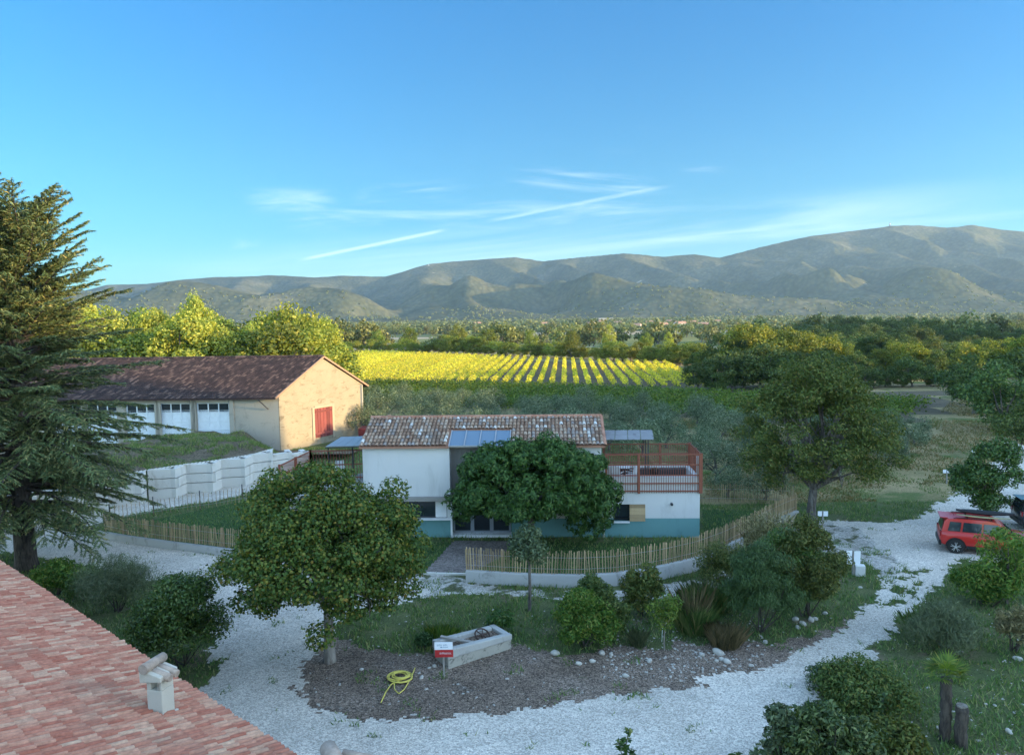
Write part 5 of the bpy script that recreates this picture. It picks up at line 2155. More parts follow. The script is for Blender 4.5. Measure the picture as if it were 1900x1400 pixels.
class Kit:
    """one or more built prototypes, the first use of each moves the prototype itself"""
    def __init__(s, protos):
        s.p = [[o, False] for o in protos]
        s.i = 0

    def put(s, label, loc, scale=(1, 1, 1), group=None, rot=None, which=None):
        e = s.p[(s.i if which is None else which) % len(s.p)]
        s.i += 1
        r_ = random.random() * 6.28 if rot is None else rot
        if not e[1]:
            e[1] = True
            o = place(e[0], loc, r_, scale)
        else:
            o = copy_thing(e[0], loc, r_, scale)
        o["label"] = label
        if group:
            o["group"] = group
        return o

    def drop_unused(s):
        for o, used in s.p:
            if not used:
                for c in kids(o):
                    bpy.data.objects.remove(c)
                bpy.data.objects.remove(o)


olive = Kit([proto_tree('olive', rng, 3.5, 2.55, 4200, .17, 'lf_olive', .5, .12, .22, 30, .26, 1.05, -.6, None, 'bark', .8, 6, 'olive_tree') for _ in range(4)])
oak = Kit([proto_tree('oak', rng, 7.0, 7.6, 5600, .28, 'lf_oak', .7, .22, .7, 46, .24, .85, -.95) for _ in range(4)])
shaded_oak = Kit([proto_tree('oak', rng, 7.0, 7.6, 5600, .28, 'lf_shade', .7, .22, .7, 46, .24, .85, -.95) for _ in range(3)])
lime = Kit([proto_tree('lime', rng, 6.0, 8.8, 5200, .27, 'lf_lime', .9, .22, .6, 44, .24, .95, -.92, cone, name='poplar_tree') for _ in range(3)])

# ------------------------------------------------------------------ olive grove
GROVE = gpoly([(676, 733), (1000, 762), (1390, 790), (1560, 806), (1640, 800), (1690, 806), (1748, 842), (1655, 886), (1500, 908), (1440, 914), (1322, 916), (1308, 890), (1125, 838), (668, 838)])


def in_frame(x, y, z=1.5, m=70):
    px, py = proj(x, y, z)
    return -m < px < 1900 + m and -m < py < 1400 + m


def plant_grove():
    rng = np.random.default_rng(202)
    rows = []
    y = 51.5
    while y < 104:
        row = []
        x = -20 + rng.uniform(-1, 1)
        while x < 42:
            xx, yy = x + rng.normal() * .45, y + rng.normal() * .45
            x += 4.3
            if not inpoly(np.array([xx]), np.array([yy]), GROVE)[0]:
                continue
            px, py = proj(xx, yy, 3.0)
            if 660 < px < 1118 and py > 800:
                continue
            row.append((xx, yy))
        if row:
            rows.append(row)
        y += 4.55
    for ri, row in enumerate(rows):
        for i, (x, y) in enumerate(row):
            where = 'nearest row' if ri == 0 else 'farthest row' if ri == len(rows) - 1 else nth(ri) + ' row'
            s_ = rng.uniform(.85, 1.2)
            olive.put(f'silvery olive tree, {nth(i)} from left, {where} of the grove', (x, y, 0), (s_, s_, s_ * rng.uniform(.9, 1.12)), 'olive trees in the grove behind the white house')
    # the two loose young trees in front of the grove
    for (px, py, lab, sc_) in ((1352, 922, 'small round olive tree on bare ground just beyond the lawn fence', .85), (1420, 926, 'wide pale olive bush between the lawn fence and the walnut trunk', .9)):
        p = at(px, py)
        olive.put(lab, (p[0], p[1], 0), (sc_, sc_, sc_ * .9))


plant_grove()


# ------------------------------------------------------------------ vineyard rows
def vine_row(name, label, p0, p1, group, mat, per_m, w=.40, z0=.15, z1=1.35, ls=.22, rng=RNG):
    p0, p1 = np.array(p0[:2], float), np.array(p1[:2], float)
    L = np.linalg.norm(p1 - p0)
    d = (p1 - p0) / L
    nn = np.array([d[1], -d[0]])
    n = int(per_m * L)
    t = rng.random(n)
    # vines stand every metre: foliage bunches around each stock
    bunch = np.round(t * L / 1.1) * 1.1
    t = (bunch + rng.normal(size=n) * .36) / L
    ang = rng.random(n) * 2 * np.pi
    rr = np.sqrt(rng.random(n)) * (.8 + .45 * vnoise(t * L * .9, t * 0 + p0[0] * 3.1, 5))
    off = np.cos(ang) * rr * w
    zz = (z0 + z1) / 2 + np.sin(ang) * rr * (z1 - z0) / 2
    P = np.stack([p0[0] + d[0] * t * L + nn[0] * off, p0[1] + d[1] * t * L + nn[1] * off, zz], 1)
    N = unit(np.stack([nn[0] * np.cos(ang), nn[1] * np.cos(ang), np.sin(ang) + .5], 1) + .6 * rng.normal(size=(n, 3)))
    V, Fq = leaves(P, N, ls, .85, None, rng)
    o = fast(name, V, Fq, M[mat], None, (*p0, 0))
    tag(o, label, 'vine row', group)
    return o


def plant_vines():
    rng = np.random.default_rng(303)
    xs = np.arange(-52, 31.5, 1.95)
    k = 0
    for x in xs:
        y0 = 131 + (x + 24) * (117 - 131) / 50.0
        y1 = 240 + (x + 56) * (160 - 240) / 91.0
        xe = x + .0714 * (y1 - y0)
        px, _ = proj(xe, y1, 1)
        if px < 560:
            continue
        vine_row('vine_row', f'sunlit yellow-green vine row of the big vineyard, {nth(k)} from the left', (x, y0), (xe, y1), 'vine rows of the sunlit vineyard', 'lf_vine',
                 24, ls=.28, w=.40, rng=rng)
        k += 1
    # green rows lying slantwise between the olive grove and the sunlit vineyard
    k = 0
    for y0 in np.arange(131.0, 101.5, -2.3):
        xa, xb = None, None
        for x in np.arange(-24, 62, .5):
            y = y0 - .55 * (x + 20)
            front = 128.5 - .28 * (x + 24)
            ok = y > 74 and (y < front if x < 27 else y < 103.5) and x < 42 + (y - 80) * .78 and y > 103.5 - .50 * (x + 20) - .008 * max(0, 30 - x) ** 1.5
            if ok:
                xa = x if xa is None else xa
                xb = x
        if xa is None or xb - xa < 3:
            continue
        f = lambda x: (x, y0 - .55 * (x + 20))
        lab = 'farthest back' if k == 0 else nth(k) + ' from the back'
        vine_row('vine_row', f'green vine row slanting between vineyard and olive grove, {lab} of its block', f(xa), f(xb), 'green vine rows between vineyard and olive grove', 'lf_vine_green', 40, ls=.28, w=.6, rng=rng)
        k += 1


plant_vines()


# ------------------------------------------------------------------ tree lines
def top_tree(kit, base_h, px, py_top, Y, label, group, wide=1.0, which=None, zg=None):
    p = atY(px, py_top, Y)
    zg = float(terr(p[0], Y)) if zg is None else zg
    h = max(2.5, p[2] - zg)
    s_ = h / base_h
    return kit.put(label, (p[0], Y, zg - .05), (s_ * wide, s_ * wide, s_), group, which=which)


def tree_lines():
    rng = np.random.default_rng(404)
    # left: sunlit wood behind the barn
    prof = [(-60, 560), (60, 556), (110, 548), (160, 548), (180, 560), (230, 568), (290, 562), (325, 578), (340, 552), (365, 543), (395, 568), (430, 572), (455, 588), (490, 573), (540, 567), (580, 577), (610, 592), (628, 608)]
    pf = lambda x: np.interp(x, [p[0] for p in prof], [p[1] for p in prof])
    items = []
    for px in np.arange(-40, 625, 34):
        items.append((px + rng.uniform(-8, 8), rng.uniform(92, 100), rng.uniform(18, 48), 1.15))
    for px in np.arange(-20, 620, 27):
        items.append((px + rng.uniform(-6, 6), rng.uniform(104, 118), rng.uniform(-2, 14), .82))
    for px, dy in ((362, -2), (345, 12), (150, 0), (540, -2), (585, 4), (290, 2), (610, 6)):
        items.append((px, 100, dy, .62 if px == 362 else .8))
    items.sort()
    for i, (px, Y, dy, wd) in enumerate(items):
        yl = rng.random() < .45 or 330 < px < 400 or 90 < px < 190
        kit, bh, nm = (lime, 8.8, 'yellow-green poplar') if yl else (oak, 7.6, 'bushy olive-green oak')
        row = 'low in front' if dy >= 17 else 'in the crest'
        top_tree(kit, bh, px, pf(px) + dy, Y, f'{nm} of the wood behind the barn, {row}, {nth(i)} from left', 'sunlit trees behind the barn', wd)
    # hedge of trees beyond the far edge of the vineyard
    prof2 = [(610, 622), (660, 630), (720, 626), (800, 628), (850, 610), (880, 620), (930, 630), (1000, 632), (1060, 630), (1100, 640), (1150, 625), (1200, 636), (1250, 634), (1300, 630)]
    pf2 = lambda x: np.interp(x, [p[0] for p in prof2], [p[1] for p in prof2])
    xs = np.arange(628, 1300, 15.5)
    for i, px in enumerate(xs):
        Y = np.interp(px, [620, 1262], [250, 168]) + rng.uniform(-2, 4)
        top_tree(oak, 7.6, px, pf2(px) + rng.uniform(0, 9), Y, f'broad oak in the hedge beyond the vineyard, {nth(i)} from the left', 'trees along the far edge of the vineyard', rng.uniform(1.25, 1.6))
    for i, (px, py, Y) in enumerate(((700, 612, 300), (760, 606, 310), (850, 600, 290), (905, 606, 280), (985, 612, 260), (1060, 612, 250), (1130, 600, 235), (1200, 616, 230), (1240, 615, 225))):
        top_tree(lime if i in (6, 8) else oak, 8.8 if i in (6, 8) else 7.6, px, py, Y, f'taller tree standing up behind the vineyard hedge, {nth(i)} from the left', 'taller trees behind the vineyard hedge', .9)
    # right: wood edge whose crowns catch the sun
    prof3 = [(1262, 690), (1290, 652), (1340, 622), (1390, 603), (1450, 612), (1500, 624), (1525, 612), (1560, 640), (1620, 652), (1685, 624), (1720, 650), (1780, 640), (1840, 632), (1910, 620)]
    pf3 = lambda x: np.interp(x, [p[0] for p in prof3], [p[1] for p in prof3])
    items = []
    for px in np.arange(1288, 1800, 24):
        items.append((px + rng.uniform(-8, 8), rng.uniform(111, 116), rng.uniform(22, 60), 1.35, 'front'))
    for px in np.arange(1296, 1960, 23):
        items.append((px + rng.uniform(-8, 8), rng.uniform(124, 136), rng.uniform(-8, 7), 1.1, 'back'))
    items.sort()
    for i, (px, Y, dy, wd, r_) in enumerate(items):
        top_tree(oak if r_ == 'back' and rng.random() < .75 else shaded_oak, 7.6, px, pf3(px) + dy, Y, f'oak in the {r_} of the wood right of the vineyard, {nth(i)} from left', 'trees of the wood right of the vineyard', wd)
    # nearer shaded trees at the right frame edge
    for i, (px, py, Y, wd, lab) in enumerate((
        (1812, 652, 84, 1.15, 'large shaded tree at the end of the dry grass track'),
        (1868, 668, 72, 1.1, 'dark spreading tree over the bend of the gravel track'),
        (1905, 640, 88, 1.1, 'tall shaded tree cut by the right frame edge'),
        (1895, 735, 60, .95, 'lower lighter green tree at the right frame edge above the gravel track'),
        (1790, 690, 98, 1.1, 'shaded tree closing the row at the end of the green vines'))):
        top_tree(shaded_oak, 7.6, px, py, Y, lab, None, wd)
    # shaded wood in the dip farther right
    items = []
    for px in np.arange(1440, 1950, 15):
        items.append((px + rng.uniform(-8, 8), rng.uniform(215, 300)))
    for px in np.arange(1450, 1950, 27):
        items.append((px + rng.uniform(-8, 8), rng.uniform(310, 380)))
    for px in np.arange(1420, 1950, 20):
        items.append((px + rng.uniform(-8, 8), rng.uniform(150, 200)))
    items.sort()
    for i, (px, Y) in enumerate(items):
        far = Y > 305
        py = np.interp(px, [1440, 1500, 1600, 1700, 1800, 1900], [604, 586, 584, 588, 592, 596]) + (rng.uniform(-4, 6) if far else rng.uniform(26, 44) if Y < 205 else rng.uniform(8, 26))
        top_tree(shaded_oak, 7.6, px, py, Y, f'dark tree of the shaded wood in the right-hand dip, {nth(i)} from left', 'trees of the shaded wood in the dip', 1.25)


tree_lines()

# ------------------------------------------------------------------ valley: trees, houses, far woodland
far_kit = Kit([proto_tree('far', rng, 9.0, 8.0, 420, .95, 'lf_far', 1.2, .25, .7, 14, .36, .8, -.8, name='valley_tree') for _ in range(3)])
cyp = Kit([proto_tree('cyp', rng, 3.2, 12.0, 300, .8, 'lf_dark', .8, .2, .6, 12, .5, 1.6, -.9, name='cypress_tree')])


def valley():
    rng = np.random.default_rng(505)
    items = []
    tries = 0
    while len(items) < 270 and tries < 9000:
        tries += 1
        Y = 300 * (1250 / 300) ** rng.random()
        u = rng.uniform(-.25, .70)
        x = u * Y
        if fbm(np.array(x / 90), np.array(Y / 45), 61, 3) < .50:
            continue
        items.append((u, x, Y))
    items.sort()
    for i, (u, x, Y) in enumerate(items):
        s_ = rng.uniform(.9, 1.6)
        far_kit.put(f'tree among the valley fields, {nth_long(i)} from the left', (x, Y, float(terr(x, Y)) - .2), (s_, s_, s_ * rng.uniform(.85, 1.2)), 'trees among the valley fields')
    k = 0
    for px in (1050, 1058, 1063, 1070, 1076, 1084, 1092, 1098, 1262, 1266):
        Y = rng.uniform(1150, 1250)
        p = atY(px, 600, Y)
        cyp.put(f'slim dark cypress on the valley floor, {nth(k)} from the left', (p[0], Y, -12.1), (1, 1, rng.uniform(.9, 1.4)), 'cypresses on the valley floor')
        k += 1
    # the rest of the woodland on the plain and the mountain's foot reads as one mass
    Vs, Fs, n0 = [], [], 0
    m = 7000
    C = []
    while len(C) < m:
        Y = 900 * (2650 / 900) ** rng.random()
        u = rng.uniform(-.8, .85)
        x = u * Y
        if Y < 2250 and fbm(np.array(x / 170), np.array(Y / 75), 67, 3) < .43:
            continue
        if Y >= 2250:
            z = float(mount_z(np.array([x]), np.array([Y]))[0])
            if z < -12.5:
                z = -12
        else:
            z = -12.0
        C.append((x, Y, z))
    C = np.array(C)
    per = 16
    rad = (3.6 + 2.8 * rng.random(m)) * np.where(C[:, 1] > 2250, .75, 1.0)
    D = rdir(m * per, rng)
    D[:, 2] = np.abs(D[:, 2])
    P = np.repeat(C, per, 0) + D * np.repeat(rad, per)[:, None] * np.array([1, 1, 1.15]) * (.6 + .4 * rng.random((m * per, 1)))
    N = unit(D + .4 * rng.normal(size=D.shape))
    V, Fq = leaves(P, N, 5.2, .85, None, rng)
    tag(fast('far_woodland', V, Fq, M['lf_far']), 'distant woodland over the plain and the foot of the mountains', 'woodland', kind='stuff')


def nth_long(i):
    if i < 89:
        return nth(i)
    h, r_ = divmod(i + 1, 100)
    if h == 0:
        return 'ninety' + ('-' + ORD[(i + 1) % 10 - 1] if (i + 1) % 10 else '') if (i + 1) % 10 else 'ninetieth'
    return 'one hundred' + ('th' if r_ == 0 else ' and ' + nth_long(r_ - 1))


valley()


def far_house(label, px, py, w, dp, h, roof_h, rot, group, wallm='far_wall', roofm='far_roof', Y=None):
    hz = hor(px)
    Y = Y or 24 * F / (py - hz)
    p = atY(px, py, Y)
    o = thing('house', label, 'house', (p[0], Y, -12), rot, group)
    m = MB()
    m.box(-w / 2, w / 2, -dp / 2, dp / 2, -.5, h)
    m.prism([(-w / 2 + .02, -dp / 2, h), (-w / 2 + .02, dp / 2, h), (-w / 2 + .02, 0, h + roof_h)], (w - .04, 0, 0))
    m.build('wall', M[wallm], o)
    r_ = MB()
    for s_ in (-1, 1):
        r_.prism([(-w / 2 - .4, s_ * (dp / 2 + .5), h - .15), (w / 2 + .4, s_ * (dp / 2 + .5), h - .15), (w / 2 + .4, 0, h + roof_h + .15), (-w / 2 - .4, 0, h + roof_h + .15)][::s_], (0, 0, .25))
    rf = r_.build('roof', M[roofm], o)
    c = MB()
    c.box(w * .2, w * .2 + .8, -.4, .4, h + roof_h * .6, h + roof_h + 1.1)
    c.build('chimney', M[wallm], rf)
    for fx in (-.3, .05, .32):
        q = MB()
        q.box(fx * w - .6, fx * w + .6, -dp / 2 - .06, -dp / 2 + .02, h * .35, h * .72)
        q.build('window', M['glass_dark'], o)
    return o


M['far_wall'] = flat_mat('pale_house_render', (.36, .31, .25), .9)
M['far_white'] = flat_mat('white_house_render', (.46, .44, .41), .9)
M['far_roof'] = flat_mat('terracotta_roof', (.34, .19, .12), .9, var=.25, scale=.5)


def village():
    rng = np.random.default_rng(606)
    specs = [(1097, 606, 12, 8, 5), (1118, 600, 14, 8, 4.5), (1146, 604, 11, 8, 5), (1180, 611, 13, 9, 5.5), (1205, 603, 12, 8, 5), (1228, 609, 15, 9, 5.5), (1243, 601, 12, 8, 5), (1262, 607, 16, 9, 6),
             (1284, 603, 12, 8, 5), (1305, 608, 13, 9, 5), (1330, 601, 12, 8, 4.5), (1010, 605, 14, 9, 4.5), (886, 604, 13, 8, 4.5)]
    specs.sort()
    for i, (px, py, w, dp, h) in enumerate(specs):
        far_house(f'far village house with terracotta roof on the plain, {nth(i)} from the left', px, py, w, dp, h, 2.2, rng.uniform(-.5, .5), 'far village houses on the plain', 'far_white' if i in (3, 6, 9) else 'far_wall')
    far_house('pale farmhouse among trees on the right, below the summit', 1672, 577, 17, 9, 6, 2.4, .2, None, 'far_wall', Y=900)
    far_house('long white building at the foot of the mountains behind the cypresses', 1124, 588, 36, 16, 5, 2, .05, None, 'far_wall', 'far_wall', Y=1900)


village()

# summit mast
mp = atY(1651, 421, YR)
o = thing('mast', 'thin transmitter mast standing on the mountain top', 'mast', (mp[0], YR, mp[2] - 8))
m = MB()
m.tube([(mp[0], YR, mp[2] - 10), (mp[0], YR, mp[2] + 24)], [3.2, 1.6], 6)
m.build('tower', M['dark_metal'], o)
m = MB()
m.tube([(mp[0], YR, mp[2] + 12), (mp[0], YR, mp[2] + 20)], [3.6, 3.6], 8)
m.build('antenna_drum', M['gutter'], o)

# ------------------------------------------------------------------ cars
def car_paint(name, col):
    m, T, b = new_mat(name)
    b.inputs['Base Color'].default_value = (*col, 1)
    b.inputs['Roughness'].default_value = .32
    b.inputs['Coat Weight'].default_value = .6
    b.inputs['Coat Roughness'].default_value = .08
    tc = T.new('ShaderNodeTexCoord')
    T.put(b.inputs['Roughness'], T.math('MULTIPLY_ADD', T.noise(tc.outputs['Object'], 6, 4), .25, .22))
    return m


M['car_red'] = car_paint('red_car_paint', (.42, .022, .018))
M['car_dark'] = car_paint('dark_car_paint', (.02, .024, .03))
M['car_silver'] = car_paint('pale_car_paint', (.42, .45, .48))
M['car_glass'] = glass_mat('car_window_glass', (.018, .026, .032), .06)
M['rim'] = flat_mat('alloy_rim', (.62, .63, .64), .3, .6)
M['tyre'] = flat_mat('rubber_tyre', (.02, .02, .02), .85)
M['tail_red'] = glass_mat('red_lamp', (.22, .008, .01), .15)
M['lamp_clear'] = glass_mat('clear_lamp', (.6, .62, .64), .1)
M['yellow'] = flat_mat('yellow_board', (.26, .25, .12), .4)


def make_car(name, label, loc, rotz, paint):
    o = thing(name, label, 'car', loc, rotz)

    def loft(stations, ring, close=True):
        V, Fs = [], []
        for st in stations:
            V += ring(*st)
        k = len(ring(*stations[0]))
        for i in range(len(stations) - 1):
            for j in range(k - 1):
                a = i * k + j
                Fs.append((a, a + k, a + k + 1, a + 1))
        Fs.append(tuple(range(k)))
        Fs.append(tuple(reversed(range((len(stations) - 1) * k, len(stations) * k))))
        return V, Fs

    def ring(x, hw, zb, zt):
        return [(x, -hw * .90, zb), (x, -hw, zb + .16), (x, -hw * 1.0, zb + (zt - zb) * .62), (x, -hw * .965, zt - .05), (x, -hw * .88, zt), (x, 0, zt + .02),
                (x, hw * .88, zt), (x, hw * .965, zt - .05), (x, hw * 1.0, zb + (zt - zb) * .62), (x, hw, zb + .16), (x, hw * .90, zb), (x, -hw * .90, zb)]
    st = [(-2.12, .74, .55, .98), (-2.04, .85, .42, 1.05), (-1.75, .89, .36, 1.09), (-.9, .90, .33, 1.09), (.2, .90, .33, 1.07), (.95, .90, .34, 1.05), (1.3, .89, .36, 1.03), (1.8, .86, .40, .97), (2.02, .78, .46, .88), (2.10, .66, .55, .80)]
    V, Fs = loft(st, ring)
    b = MB()
    b.add(V, Fs, True)
    # cabin: body-coloured pillars and roof
    cab = [(-1.98, .80, 1.05), (-1.72, .70, 1.60), (-1.2, .69, 1.66), (-.2, .69, 1.66), (.28, .68, 1.60), (1.02, .80, 1.05)]
    low = [(-2.0, .84), (-1.75, .86), (-1.2, .865), (-.2, .865), (.28, .86), (1.06, .84)]

    def cring(i):
        xt, ht, zt = cab[i]
        return zt
    V, Fs = [], []
    prof = [(-2.06, 1.04, .83), (-1.92, 1.56, .72), (-1.78, 1.66, .70), (-.9, 1.70, .70), (-.1, 1.69, .70), (.26, 1.63, .70), (.50, 1.52, .71), (1.05, 1.04, .83)]
    n = len(prof)
    for sg in (-1, 1):
        for x, z, hw in prof:
            V.append((x, sg * hw, z))
    for i in range(n - 1):
        Fs.append((i, i + 1, n + i + 1, n + i))
    Fs.append(tuple(reversed(range(n))))
    Fs.append(tuple(range(n, 2 * n)))
    b.add(V, Fs, False)
    b.build('body', M[paint], o)

    def side_pt(x, z, sg, off=.012):
        t = (z - 1.04) / (1.62 - 1.04)
        return (x, sg * (.83 - .12 * t + off), z)
    for sg in (-1, 1):
        for (xa, xb, xc, xd) in ((-.30, .82, .30, -.28), (-1.18, -.38, -.36, -1.12), (-1.80, -1.27, -1.21, -1.70)):
            g = MB()
            q = [side_pt(xa, 1.10, sg), side_pt(xb, 1.10, sg), side_pt(xc, 1.54, sg), side_pt(xd, 1.54, sg)]
            g.prism(q if sg < 0 else q[::-1], (0, sg * .012, 0))
            g.build('side_window', M['car_glass'], o)
        mr = MB()
        mr.obox((.72, sg * .98, 1.12), (.06, 0, 0), (0, .10, 0), (0, 0, .075))
        mr.build('mirror', M[paint], o, bevel=.02)
        hl = MB()
        hl.obox((2.02, sg * .60, .80), (.06, 0, 0), (0, .12, 0), (0, 0, .08))
        hl.build('headlight', M['lamp_clear'], o, bevel=.02)
        tl = MB()
        tl.obox((-2.08, sg * .70, .93), (.045, 0, 0), (0, .10, 0), (0, 0, .13))
        tl.build('taillight', M['tail_red'], o, bevel=.02)
        rl = MB()
        rl.tube([(-1.55, sg * .60, 1.66), (-1.45, sg * .60, 1.72), (-.1, sg * .60, 1.73), (.1, sg * .60, 1.66)], .022, 6)
        rl.build('roof_rail', M['black'], o)
        si = MB()
        si.obox((0, sg * .875, .36), (.98, 0, 0), (0, .04, 0), (0, 0, .07))
        si.build('sill', M['black'], o, bevel=.02)
        for wx in (-1.44, 1.28):
            ar = MB()
            for k in range(10):
                a0, a1 = math.pi * k / 10, math.pi * (k + 1) / 10
                for_ = [(wx + .44 * math.cos(a), sg * .912, .36 + .44 * math.sin(a)) for a in (a0, a1)] + [(wx + .35 * math.cos(a), sg * .912, .36 + .35 * math.sin(a)) for a in (a1, a0)]
                ar.prism(for_ if sg < 0 else for_[::-1], (0, -sg * .06, 0))
            ar.tube([(wx, sg * .905, .40), (wx, sg * .55, .40)], [.40, .40], 16)
            ar.build('wheel_arch', M['black'], o)
            w = MB()
            w.tube([(wx, sg * .72, .35), (wx, sg * .74, .35), (wx, sg * .915, .35), (wx, sg * .935, .35)], [.31, .35, .35, .32], 22)
            wo = w.build('wheel', M['tyre'], o)
            r_ = MB()
            for k in range(5):
                a = 2 * math.pi * k / 5 + .3
                for da in (-.13, .13):
                    c, s_ = math.cos(a + da), math.sin(a + da)
                    r_.bar((wx + .05 * c, sg * .94, .35 + .05 * s_), (wx + .225 * math.cos(a + da * 1.5), sg * .945, .35 + .225 * math.sin(a + da * 1.5)), .05, .02)
            r_.tube([(wx, sg * .93, .35), (wx, sg * .955, .35)], [.06, .05], 10)
            r_.build('rim', M['rim'], wo)
    g = MB()
    g.prism([(-2.055, -.66, 1.10), (-2.055, .66, 1.10), (-1.955, .58, 1.50), (-1.955, -.58, 1.50)], (-.014, 0, .004))
    g.build('rear_window', M['car_glass'], o)
    g = MB()
    g.prism([(1.01, -.70, 1.09), (.49, -.60, 1.49), (.49, .60, 1.49), (1.01, .70, 1.09)], (.012, 0, .012))
    g.build('windscreen', M['car_glass'], o)
    bp = MB()
    bp.obox((-2.10, 0, .47), (.06, 0, 0), (0, .80, 0), (0, 0, .13))
    bp.build('bumper', M['black'], o, bevel=.03)
    bp = MB()
    bp.obox((2.06, 0, .50), (.07, 0, 0), (0, .70, 0), (0, 0, .13))
    bp.build('bumper', M['black'], o, bevel=.03)
    sp = MB()
    sp.obox((-1.96, 0, 1.675), (.16, 0, 0), (0, .60, 0), (0, 0, .018))
    sp.build('spoiler', M[paint], o)
    an = MB()
    an.tube([(-1.45, .0, 1.66), (-1.56, 0, 1.90)], [.010, .004], 5)
    an.build('aerial', M['black'], o)
    return o


def cars():
    w = at(1773, 1027)                       # rear wheel on the viewer's side touches the ground here
    rot = -.42
    c, s_ = math.cos(rot), math.sin(rot)
    lx, ly = -1.44, -.92                     # right-hand side faces the viewer
    loc = (w[0] - (c * lx - s_ * ly), w[1] - (s_ * lx + c * ly), 0)
    make_car('parked_car', 'red compact off-roader parked by the gravel junction with boards on its roof', loc, rot, 'car_red')

    def on(x, y, z):
        return np.array([loc[0] + c * x - s_ * y, loc[1] + s_ * x + c * y, z])
    for (mat, lab, y0, z0, x0, x1, wd) in (('yellow', 'yellow-edged board strapped along the roof of the red car', -.34, 1.77, -1.4, .9, .20), ('black', 'black slender roof box on top of the red car', .22, 1.86, -1.35, 1.1, .42)):
        o = thing('roof_board' if mat == 'yellow' else 'roof_box', lab, 'board' if mat == 'yellow' else 'roof box', tuple(on((x0 + x1) / 2, y0, z0)))
        m = MB()
        pts, rr = [], []
        k = 12
        V, Fs = [], []
        for i in range(k + 1):
            t = i / k
            x = x0 + (x1 - x0) * t
            hw = wd / 2 * (math.sin(math.pi * min(max(t, .04), .96)) ** .45)
            th = (.03 if mat == 'yellow' else .11) * (math.sin(math.pi * min(max(t, .06), .94)) ** .4)
            up = .05 * (2 * t - 1) ** 2
            for (yy, zz) in ((-hw, 0), (-hw * .7, th), (hw * .7, th), (hw, 0), (hw * .7, -th * .6), (-hw * .7, -th * .6)):
                V.append(on(x, y0 + yy, z0 + zz + up))
        for i in range(k):
            for j in range(6):
                Fs.append((i * 6 + j, i * 6 + (j + 1) % 6, i * 6 + 6 + (j + 1) % 6, i * 6 + 6 + j))
        Fs.append(tuple(range(6)))
        Fs.append(tuple(reversed(range(k * 6, k * 6 + 6))))
        m.add(V, Fs, False)
        m.build('shell', M[mat], o)
        sr = MB()
        for x in (-.95, .05):
            sr.bar(on(x, -.62, 1.75), on(x, .62, 1.75), .05, .03)
        sr.build('crossbar' if mat == 'yellow' else 'strap', M['black'], o)
    make_car('parked_car', 'dark car parked behind the red one, half hidden under the bushy tree', (29.3, 39.6, 0), -.26, 'car_dark')


cars()


# ------------------------------------------------------------------ signs
def post_sign(label, px, py, boards, post_top, mat_post='beam_wood', w=.07, lettering=None, yaw=0.0):
    b = gpt(px, py)
    o = thing('sign', label, 'sign', b)
    zt = atY(px, post_top, b[1])[2]
    m = MB()
    m.bar(b - (0, 0, .2), (b[0], b[1], zt), w, w)
    m.build('post', M[mat_post], o)
    for (x0, y0, x1, y1, mt) in boards:
        p, q = atY(x0, y0, b[1] - .06), atY(x1, y1, b[1] - .06)
        bd = MB()
        bd.obox(((p[0] + q[0]) / 2, b[1] - .06 + .0, (p[2] + q[2]) / 2), (abs(q[0] - p[0]) / 2, 0, 0), (0, .012, 0), (0, 0, abs(p[2] - q[2]) / 2))
        bo = bd.build('board', M[mt], o)
        if lettering and mt in lettering:
            lt = MB()
            col, rows = lettering[mt]
            for (ry, ra, rb, hh, solid) in rows:
                x = x0 + (x1 - x0) * ra
                xe = x0 + (x1 - x0) * rb
                rng = np.random.default_rng(int(ry * 1000))
                while x < xe:
                    ww = (x1 - x0) * (.014 if not solid else .3)
                    ww = min(ww, xe - x)
                    u_, v_ = atY(x, y0 + (y1 - y0) * (ry - hh), b[1] - .074), atY(x + ww, y0 + (y1 - y0) * (ry + hh), b[1] - .074)
                    kk = rng.choice(3) if not solid else 0
                    cx_, cz_ = (u_[0] + v_[0]) / 2, (u_[2] + v_[2]) / 2
                    lt.obox((cx_, b[1] - .074, cz_), (abs(v_[0] - u_[0]) / 2, 0, 0), (0, .001, 0), (0, 0, abs(u_[2] - v_[2]) / 2))
                    if kk:
                        lt.obox((cx_ + .008, b[1] - .074, (u_[2] if kk == 1 else v_[2]) * .85 + cz_ * .15), (.008, 0, 0), (0, .001, 0), (0, 0, .004))
                    x += ww + (x1 - x0) * .026
            lt.build('lettering', M[col], bo)
    return o


M['sign_white'] = flat_mat('sign_white', (.74, .76, .78), .4, var=.03)
M['sign_red'] = flat_mat('sign_red', (.40, .03, .03), .45, var=.06)
M['sign_blue'] = flat_mat('sign_blue_grey', (.10, .20, .30), .5)
post_sign('small sign with a white board above a red one, in front of the stone trough', 824, 1255,
          [(806, 1191, 840, 1204, 'sign_white'), (807, 1205, 841, 1218, 'sign_red')], 1194,
          lettering={'sign_white': ('sign_blue', [(.40, .14, .42, .12, False), (.40, .47, .70, .12, False), (.70, .32, .42, .05, True), (.70, .44, .74, .02, True)]), 'sign_red': ('sign_white', [(.48, .26, .88, .12, False)])}, w=.055)
post_sign('large double panel sign seen from behind on one post, beside a white block', 1583.5, 1067, [(1571, 1021, 1580.5, 1046, 'sign_white'), (1585, 1022, 1596, 1047, 'sign_white')], 1020, w=.11)
post_sign('small twin panel sign right beside the walnut trunk', 1526.5, 976, [(1517.5, 948, 1525, 957, 'sign_white'), (1528, 948, 1536, 957, 'sign_white')], 947)
post_sign('twin white panel sign standing in the grass by the bend of the drive', 1756.5, 897, [(1750, 871, 1755.5, 877, 'sign_white'), (1757.5, 871, 1763, 877, 'sign_white')], 871)
